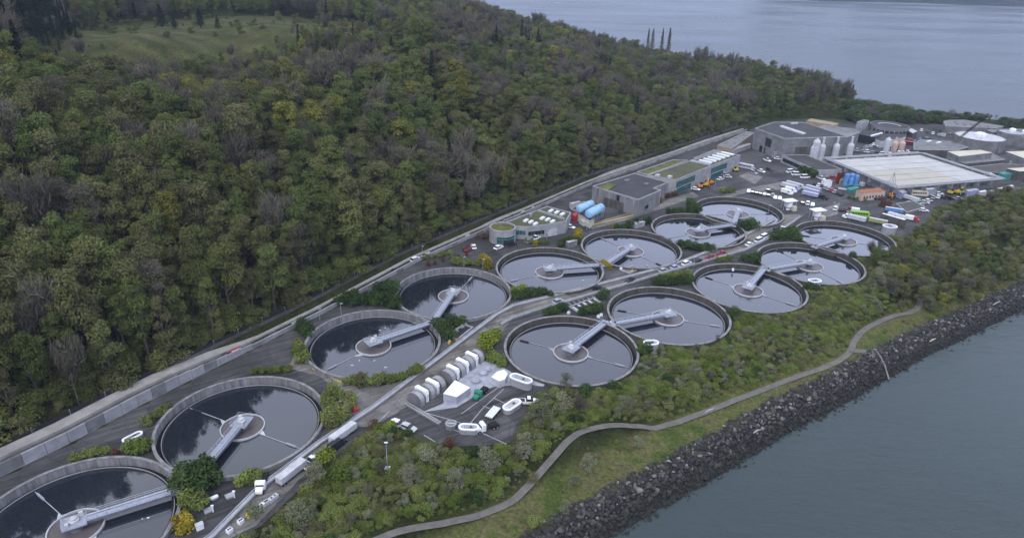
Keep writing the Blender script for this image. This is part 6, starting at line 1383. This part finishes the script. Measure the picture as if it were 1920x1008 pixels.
for kd, cl, x, y, hd, lab in (
    ('car', 'grey', 1046, 567, UR, 'silver car standing alone on the central road nearest the service yard'), ('suv', 'dark', 1124, 544, (10, 1), 'nearest dark car on the central road, turned beside a bush'),
    ('pickup', 'dark', 1183, 528, UR, 'dark pickup on the central road next ahead of the turned dark car'), ('car', 'grey', 1243, 509, UR, 'silver-grey car first in the line before the red cars'),
    ('car', 'lav', 1265, 503, UR, 'bluish grey car second in the line before the red cars'), ('suv', 'white', 1287, 496, UR, 'white car third in the line before the red cars'), ('suv', 'dark', 1309, 492, UR, 'dark car directly behind the bright red car'),
    ('pickup', 'red', 1332, 484.5, UR, 'bright red pickup on the central road, nearer of two'), ('pickup', 'red', 1353, 477.5, UR, 'red pickup on the central road, farther of two'),
    ('car', 'white', 1405, 460, UR, 'white car beyond the red pickups beside the right parapet'), ('van', 'white', 1423, 453, UR, 'white van on the central road just beyond the single white car'), ('van', 'white', 1433, 446.5, UR, 'farther white van on the central road, touching a dark car'),
    ('suv', 'dark', 1445, 440, UR, 'dark car ahead of the two white vans on road'), ('pickup', 'dark', 1458, 429.5, UR, 'dark pickup where the central road starts to widen'), ('car', 'white', 1469, 431.5, (10, 3), 'white car beside the dark pickup where the road widens'), ('car', 'white', 1484, 437, (10, 4), 'white car parked askew at the right parapet near the shrubs'),
    ('car', 'white', 935, 466, (10, -4), 'white car parked in front of the round concrete drum'), ('van', 'dark', 957, 460.5, (10, -1), 'dark van parked in front of the round concrete drum'),
    ('pickup', 'white', 1003, 449, (10, -4), 'white pickup in front of the control building'), ('car', 'grey', 992, 454, (10, -4), 'small grey car behind the white pickup by control building'), ('suv', 'white', 1031, 437, (6, 6), 'white and black van facing out from the control building'),
    ('car', 'white', 1069, 427, (10, 3), 'white car at the corner of the control building'), ('car', 'lav', 1063, 423, (10, 3), 'bluish car tight behind the white one at the building corner'),
    ('car', 'maroon', 880, 467, (-3, -8), 'maroon car in the short row left of the drum'), ('car', 'maroon', 873, 470, (-3, -8), 'second maroon car at the left end of the short row'), ('car', 'white', 888, 464.5, (-3, -8), 'white car at the right end of the short row left of drum'),
    ('suv', 'white', 780, 489, (10, -4), 'white car on the perimeter road left of the fourth tank'), ('car', 'white', 1351, 337, (10, -3), 'white car in front of the glass front of the long building'), ('car', 'offwhite', 1364, 333, (10, 1), 'off-white car by the end of the glass front'), ('car', 'grey', 1360, 329, (10, 1), 'grey car tucked behind the two near the glass front'),
    ('car', 'white', 1304, 356, (10, 2), 'white car left of the orange and yellow machines'), ('bus', 'offwhite', 1398, 316, (10, 2), 'small white bus at the right end of the long building'), ('car', 'grey', 1408, 317, (10, 1), 'grey car beside the small white bus'), ('pickup', 'white', 1438, 302, (10, 4), 'white pickup alone in front of the large hall'), ('car', 'white', 1459, 299, (10, 1), 'small white car by the porch of the large hall'),
    ('van', 'white', 1482, 323.5, (10, -1.5), 'left of three white vans in a row by dark shrubs'), ('van', 'white', 1493, 329, (10, 0), 'middle of three white vans in a row by dark shrubs'), ('van', 'white', 1509, 334, (10, -.6), 'right of three white vans in a row by dark shrubs'),
    ('semi', 'offwhite', 1487, 350, (10, 2.7), 'long off-white trailer truck parked farthest back in the yard group'), ('semi', 'lav', 1478, 353, (10, 2.7), 'bluish trailer truck directly in front of the long off-white one'), ('truck', 'white', 1471, 363, (10, 2.6), 'white box truck at the front of the yard group'), ('truck', 'white', 1478, 359, (10, 2.6), 'second white box truck just behind the front one'),
    ('trailer', 'lav', 1524, 358, (10, 2.7), 'upper of the three lavender tank trailers in the yard'), ('trailer', 'lav', 1521, 363, (10, 2.7), 'middle of the three lavender tank trailers in the yard'), ('trailer', 'lav', 1518, 369, (10, 2.3), 'lowest of the three lavender tank trailers in the yard'), ('truck', 'dark', 1537, 371, (10, 3), 'dark truck at the right end of the lavender trailers'),
    ('truck', 'maroon', 1602, 399, (-10, -1.6), 'dark red truck at the head of the trailer rows'), ('bus', 'lime', 1611, 406, (10, 1), 'lime green container just below the dark red truck'), ('semi', 'white', 1605, 414, (-10, -2.4), 'white tractor-trailer facing left above the farthest tank'), ('trailer', 'olive', 1645, 420, (10, 2), 'olive yellow flat trailer right of the white tractor-trailer'),
    ('trailer', 'blue', 1675, 399, (10, 1.6), 'blue trailer near the storage bay'), ('trailer', 'white', 1680, 410, (10, 2.8), 'white trailer under the pale canopy'), ('truck', 'red', 1704, 413, (10, 2), 'bright red truck at the edge of the woods'), ('truck', 'dark', 1665, 412, (10, 2), 'dark truck beside the pale canopy'),
    ('trailer', 'offwhite', 1708, 377, (10, 3.0), 'off-white container trailer above the storage bay'), ('car', 'white', 1740, 378, (10, -1), 'white car at the right of the container trailer'), ('car', 'offwhite', 1733, 381, (10, 2), 'cream car beside the white one near the wood edge'), ('bus', 'cream', 1722, 367, (10, .5), 'cream bus parked along the near basin wall'), ('car', 'offwhite', 1738, 365, (10, 2), 'off-white car in front of the cream bus'), ('car', 'white', 1760, 364.5, (10, 1), 'white car alone along the near basin wall'), ('suv', 'dark', 1780, 374, (10, 1), 'dark car alone on the track beside the woods'), ('car', 'white', 1731, 396, (10, 1), 'white car at the back of the storage bay'), ('car', 'grey', 1796, 374, (10, 0), 'grey car by the wood edge right of a dark one'), ('car', 'dark', 1808, 366, (10, 0), 'black car below the lavender container'),
    ('pickup', 'white', 1539, 336, (8, 3), 'white pickup squeezed above the white box hut'), ('car', 'white', 1551, 331, (10, -2), 'white car behind the white box hut'), ('suv', 'red', 1563, 336, (10, 1), 'small red car behind the white box hut'),
    ('cab', 'green', 899, 743, (-8, 8), 'green tipper truck parked by the pale deck in the service yard'), ('cab', 'white', 909, 806, (-10, 3), 'white tanker truck at the bottom of the service yard'), ('pickup', 'white', 990, 755, (10, 0), 'white pickup between the willow and the oval shaft'),
    ('car', 'white', 746, 797, (10, 3), 'white car left of the two at the yard bottom'), ('car', 'offwhite', 765, 804, (10, 4), 'off-white car half under shrubs at the yard bottom'), ('cab', 'white', 491, 914, (-3, 9), 'white cab truck at the bottom of the trailer strip'),
    ('trailer', 'offwhite', 644, 820, (9.5, -7), 'long off-white trailer beside the gallery above the yellow-green tree'), ('trailer', 'offwhite', 548, 893, (9.5, -7.5), 'off-white trailer half under the grey-green tree'), ('van', 'dark', 632, 838, (8, -6), 'dark van behind the long off-white trailer'), ('pickup', 'white', 585, 868, (9, -7), 'white pickup under the yellow-green tree')):
    vehicle(kd, cl, x, y, hd, lab)
ordn = ['first', 'second', 'third', 'fourth', 'fifth', 'sixth', 'seventh', 'eighth', 'ninth', 'tenth', 'eleventh', 'twelfth', 'thirteenth', 'fourteenth']
def row(a, b, cols, hd, where):
    n = len(cols)
    for i, cl in enumerate(cols):
        t = (i+.5)/n; cn = {'dark': 'black', 'white': 'white', 'grey': 'silver', 'red': 'red', 'maroon': 'maroon', 'offwhite': 'off-white', 'blue': 'blue', 'lav': 'pale blue'}[cl]
        vehicle(random.choice(['car', 'car', 'suv']), cl, a[0]*(1-t)+b[0]*t, a[1]*(1-t)+b[1]*t, hd, f'{cn} car, {ordn[i]} from left in row {where}', group='cars in the row '+where)
random.seed(8)
row((1662, 297), (1735, 283), ['white', 'grey', 'dark', 'white', 'grey', 'white'], (2, -8), 'on the strip above the basin back edge')
row((1722, 244), (1765, 256), ['white', 'dark', 'white', 'grey'], (2, -8), 'right of the round hall')
row((1405, 327), (1450, 318), ['grey', 'white', 'dark'], (8, 3), 'in the open yard before the large hall')
row((1560, 392), (1598, 398), ['white', 'dark', 'grey'], (4, -6), 'left of the dark red truck')
row((1745, 372), (1772, 370), ['grey', 'white', 'dark'], (4, -6), 'on the track below the cream bus')
row((1616, 300), (1650, 296), ['dark', 'white'], (4, -6), 'between the olive roof and silos')
row((1400, 359), (1452, 369), ['white', 'dark', 'dark', 'dark', 'grey', 'dark', 'grey'], (2, -8), 'at the yard edge behind the eighth tank')
row((1436, 355), (1452, 362), ['dark', 'dark'], (2, -8), 'just behind the yard edge row')
row((1449, 371), (1466, 374), ['white', 'white'], (2, -8), 'left of the first lift tower')
row((1500, 380), (1528, 386), ['dark', 'white', 'white'], (2, -8), 'between the two lift towers')
row((1526, 345), (1580, 367), ['dark', 'white', 'dark', 'grey', 'grey', 'red', 'grey', 'dark', 'dark'], (6, -6), 'along the curved yard road')
row((1612, 372), (1662, 373), ['white', 'dark', 'white', 'dark', 'dark', 'dark'], (5, -6), 'in front of the orange-roofed building')
row((1606, 262), (1650, 276), ['white', 'white', 'grey', 'white', 'white'], (-2, -8), 'behind the silos below the round hall')
row((1604, 283), (1660, 291), ['offwhite', 'grey', 'white', 'grey', 'dark', 'white'], (8, 1), 'just behind the basin back edge')
row((1664, 290), (1705, 286), ['white', 'red', 'white', 'white', 'white'], (2, -8), 'right of the bottle-shaped silos')
row((1655, 272), (1700, 276), ['dark', 'white', 'dark', 'red'], (2, -8), 'beside the round filter vessel')
row((1812, 318), (1835, 324), ['maroon', 'grey', 'dark'], (2, -8), 'under the pipes right of the basin')

# yellow and orange machines
def digger(px, py, m, label, rz=0):
    g = G(px, py, GZ); t = thing('excavator', label, 'excavator', g, rz)
    for s_ in (-1, 1): MB().box((0, s_*1.1, 0), (3.4, .55, .8), 0, .92).build('track', M['black'], t)
    MB().box((-.3, 0, .85), (2.8, 2.2, 1.1), 0, .95).build('body', M[m], t); MB().box((.4, .6, 1.95), (1.2, .9, 1.1), 0, .9).build('cab', M['win'], t)
    MB().tube([(1, -.3, 1.6), (3, -.3, 3.8), (4.8, -.3, 2.4), (5, -.3, .8)], [.28, .24, .2, .15], 6).build('boom', M[m], t); MB().box((5, -.3, .2), (.9, 1.1, .8), 0, .6).build('bucket', M['dark'], t)
for i, (x, y, m) in enumerate(((1313, 352, 'orange'), (1324, 349, 'yellow'), (1331, 345, 'orange'), (1378, 321, 'yellow'), (1670, 370, 'orange'), (1782, 364, 'yellow'), (1794, 363, 'yellow'), (1803, 364, 'olive'))):
    digger(x, y, m, ['orange excavator left of the yellow one at the glass front', 'yellow excavator between two orange ones by the glass front', 'orange excavator nearest the glass-fronted building', 'yellow excavator at the right end of the long building', 'orange excavator right of the orange-roofed building', 'left of two yellow excavators along the basin wall', 'right of two yellow excavators along the basin wall', 'olive excavator next to the lavender container'][i], i*1.1)
t = thing('barrier_machine', 'small red tracked lift at the end of the gallery by the dark red bush', 'lift', G(667, 770, GZ), .6); MB().box((0, 0, 0), (1.6, 1.0, .8)).build('body', M['red'], t); MB().tube([(0, 0, .8), (-.5, 0, 2.4), (-.2, 0, 3.1)], .15, 6).build('mast', M['orange'], t)

# bottom-left equipment strip
for i, (x, y, m, L, lab) in enumerate(((513, 936, 'offwhite', 2.6, 'long grey-white trough at the top end of the box row'), (488, 953, 'white', 2.4, 'white box with dark openings in the box row'), (469, 967, 'yellow', 1.6, 'yellow crate in the box row at the bottom edge'), (452, 980, 'white', 1.3, 'small square white box below the yellow crate'), (431, 997, 'white', 1.3, 'lowest small white box of the row'), (500, 944, 'offwhite', 1.2, 'small off-white box between the trough and the white box'))):
    g = G(x, y, GZ); h_ = G(x+9, y-7, GZ); t = thing('equipment_box', lab, 'box', (g.x, g.y, GZ+.1), math.atan2(h_.y-g.y, h_.x-g.x))
    MB().box((0, 0, 0), (L, 1.1, .9), 0, .95).build('body', M[m], t); MB().box((-L*.2, 0, .9), (.4, .5, .06)).build('hatch', M['dark'], t); MB().box((L*.2, 0, .9), (.4, .5, .06)).build('hatch', M['dark'], t)
for i, (x, y) in enumerate(((431, 930), (391, 957))):
    g = G(x, y, GZ); t = thing('floor_hatch', ['upper', 'lower'][i]+' of two pale blue square hatches beside the gallery wall', 'hatch', (g.x, g.y, GZ+.05), .65)
    MB().box((0, 0, 0), (2.0, 1.7, .35)).build('frame', M['conc_light'], t); MB().box((0, 0, .35), (1.7, 1.4, .08)).build('lid', M['membrane'], t)
    g = G(x+9, y+2, GZ); t = thing('vent_post', ['upper', 'lower'][i]+' white vent post beside a pale blue hatch', 'post', g); MB().tube([(0, 0, 0), (0, 0, 1.7)], .16, 8).build('pipe', M['white'], t); MB().box((0, 0, 1.7), (.6, .35, .35)).build('head', M['white'], t)
g = G(402, 936, GZ); t = thing('pressure_vessel', 'small white lying pressure vessel near the green clump', 'tank', g, .7); MB().tube([(-1, 0, .7), (-.8, 0, .7), (.8, 0, .7), (1, 0, .7)], [.25, .5, .5, .25], 12).build('shell', M['white'], t, True); MB().box((0, 0, 0), (1.2, .7, .4)).build('saddle', M['grey'], t)
g = G(375, 990, GZ); t = thing('control_cabinet', 'white control cabinet at the lower end of the gallery wall', 'cabinet', g, .65); MB().box((0, 0, 0), (1.6, 1.2, 1.3)).build('body', M['white'], t); MB().box((0, 0, 1.3), (1.75, 1.35, .08)).build('lid', M['offwhite'], t)
bld('equipment_pit', 'dark sunken equipment pit with machines beside the gallery at the fourth tank', [(838, 628), (868, 606), (888, 612), (858, 636)], -.3, 'conc', 'dark', 'pit', .5)
for i, (x, y) in enumerate(((855, 622), (866, 614), (872, 610))):
    g = G(x, y, -.9); t = thing('pump', ['nearest', 'middle', 'farthest'][i]+' grey pump in the dark equipment pit', 'pump', (g.x, g.y, -.8), .5); MB().box((0, 0, 0), (1.8, .9, .7), 0, .8).build('casing', M['grey'], t); MB().tube([(0, 0, .6), (0, 0, 1.3)], .2, 8).build('motor', M['offwhite'], t)
t, P_, c = bld('plank_deck', 'dark deck with pale cross beams between the road and first shore-side tank', [(1066, 574), (1115, 556), (1127, 566), (1082, 585)], -.9, 'conc_dark', 'dark', 'deck', .15)
for k_ in range(5): x, y = 1072+k_*10, 575-k_*3.9; on_roof(t, c, [(x, y), (x+3, y-1), (x+15, y+7), (x+12, y+8.2)], -.75, 'beam', 'offwhite', .1)
bld('valve_platform', 'small pale equipment platform in front of the sixth tank', [(1162, 505), (1185, 497), (1210, 500), (1180, 512)], -.8, 'conc_light', 'conc', 'platform', .1)
for i, (x, y, m) in enumerate(((1164, 505, 'white'), (1185, 510, 'yellow'), (1195, 503, 'grey'), (1204, 503, 'grey'), (1213, 501, 'grey'), (856, 641, 'orange'), (843, 643, 'yellow'), (1146, 606, 'white'), (1122, 595, 'white'), (1127, 592, 'white'), (1066, 588, 'white'), (1374, 507, 'white'), (1507, 453, 'white'), (1381, 418, 'white'), (1400, 438, 'yellow'))):
    g = G(x, y, GZ); t = thing('valve_box', ['white', 'yellow', 'grey', 'grey', 'grey', 'orange', 'yellow', 'white', 'white', 'white', 'white', 'white', 'white', 'white', 'yellow'][i]+' valve box '+['on the pale platform by sixth tank', 'at the near edge of the pale platform', 'leftmost of three by the gallery wall at sixth tank', 'middle of three by the gallery wall at sixth tank', 'rightmost of three by the gallery wall at sixth tank', 'beside the shrubs at the third tank bridge', 'just left of the orange one at third tank', 'where the first two shore-side bridges meet', 'left of a pair above the bridge meeting point', 'right of a pair above the bridge meeting point', 'on the far rim of the first shore-side tank', 'on the far rim of the middle shore-side tank', 'between the two farthest shore-side tanks', 'at the joint of the seventh and eighth bridges', 'beside the shrub left of the road widening'][i], 'box', g, i*.7)
    MB().box((0, 0, 0), (1.1, .8, .9), 0, .9).build('body', M[m], t); MB().tube([(0, 0, .9), (0, 0, 1.4)], .15, 6).build('stem', M['rail'], t)
# pole on the bank with its little box and a low wall
g = G(727, 885, GZ); gz = HZ(g.x, g.y); t = thing('lamp_mast', 'tall grey mast with a small white head on the bank above the footpath', 'mast', (g.x, g.y, gz))
MB().tube([(0, 0, -.3), (0, 0, 9.5)], [.16, .08], 8).build('pole', M['galv'], t); MB().box((0, 0, .2), (1.3, 1.1, 1.5)).build('cabinet', M['white'], t); MB().box((0, 0, 9.4), (.9, .3, .2)).build('lamp_head', M['white'], t)
a, b = G(818, 893, -2), G(925, 900, -2); t = thing('bank_wall', 'dark low retaining wall in the brambles above the footpath', 'wall', (0, 0, 0)); MB().bar((a.x, a.y, -3.4), (b.x, b.y, -3.4), .5, 1.9).build('wall', M['conc_dark'], t)
# outfall, sign, logs
pts_ = gp([(1640, 660), (1652, 668), (1662, 678), (1672, 694)], -4); t = thing('outfall_pipe', 'pale curved concrete pipe running down the rocks from the path spur', 'pipe', (0, 0, 0)); MB().tube([(p[0], p[1], HZ(p[0], p[1])+.75) for i, p in enumerate(pts_)], .28, 8).build('pipe', M['conc'], t)
for i, (x, y, l_) in enumerate(((1420, 806, 3), (1330, 770, 4), (1750, 634, 4), (1868, 570, 6))):
    g = G(x, y, -5 if i != 1 else -3.3); z = HZ(g.x, g.y)+(.7 if i != 1 else .1); t = thing('driftwood_log', ['short pale log on the boulders in the middle', 'pale log lying along the footpath', 'reddish pale log standing on the boulders near the path loop', 'long pale log on the boulders at the right'][i], 'log', (g.x, g.y, z), .6); MB().tube([(-l_/2, 0, 0), (0, .15, .1), (l_/2, 0, 0)], [.24, .26, .15], 7).build('log', M['conc_light'] if i != 2 else M['pink'], t)
# lamp posts and rim lights
for i, (x, y) in enumerate(((660, 708), (722, 712), (600, 600), (640, 590), (792, 480), (870, 500), (905, 505), (1025, 455), (1270, 520), (1300, 500), (1090, 545), (1440, 400), (1100, 430), (1340, 350), (1560, 395), (1420, 335))):
    g = G(x, y, GZ); t = thing('light_post', f'slim grey light post {["by the hedge of third tank, left","by the hedge of third tank, right","behind the third tank, left","behind the third tank, right","above the fourth tank, left","above the fourth tank, middle","above the fourth tank, right","behind the fifth tank","beside the second shore-side tank","above the middle shore-side tank","beside the silver car on the road","at the widening road end","on the drive behind the sixth tank","in front of the glass front","between the lift towers and trailers","in the open yard below the white pickup"][i]}', 'light post', g)
    MB().tube([(0, 0, 0), (0, 0, 4.6)], [.11, .07], 6).build('pole', M['galv'], t); MB().box((.35, 0, 4.55), (.9, .3, .14)).build('lamp_head', M['offwhite'], t)
# buoys / birds on the tanks are left as small floats
for i, (k_, x, y, nm) in enumerate((('T3', 712, 619, 'far'), ('T3', 722, 615, 'farther'), ('T3', 674, 676, 'near left'), ('T3', 702, 676, 'near right'), ('T1', 267, 972, 'near'), ('T1', 278, 970, 'right'))):
    g = G(x, y, WZ+.02); t = thing('gull', f'tiny white gull floating on the {"third" if k_ == "T3" else "first"} tank, {nm} one', 'bird', g, i*1.3)
    MB().add([(-.35, 0, .1), (-.1, .14, .02), (.2, .12, .02), (.3, 0, .1), (.2, -.12, .02), (-.1, -.14, .02), (0, 0, .26)], [(0, 1, 6), (1, 2, 6), (2, 3, 6), (3, 4, 6), (4, 5, 6), (5, 0, 6), (0, 5, 4, 3, 2, 1)]).build('body', M['white'], t); MB().lathe((.32, 0, .15), [(.01, 0), (.07, .06), (.07, .12), (.01, .17)], 6).build('head', M['white'], t)

# ------------------------------------------------------------ the air
hb = bpy.data.materials.new('haze'); hb.use_nodes = True; n_ = hb.node_tree; n_.nodes.clear(); o_ = n_.nodes.new('ShaderNodeOutputMaterial'); v_ = n_.nodes.new('ShaderNodeVolumePrincipled')
v_.inputs['Color'].default_value = (.66, .78, 1, 1); v_.inputs['Density'].default_value = .00009; v_.inputs['Anisotropy'].default_value = .2; n_.links.new(v_.outputs[0], o_.inputs['Volume'])
if HAZE: tag(MB().box((600, 1600, SEA-9), (7000, 4200, 160)).build('haze', hb), kind='stuff')
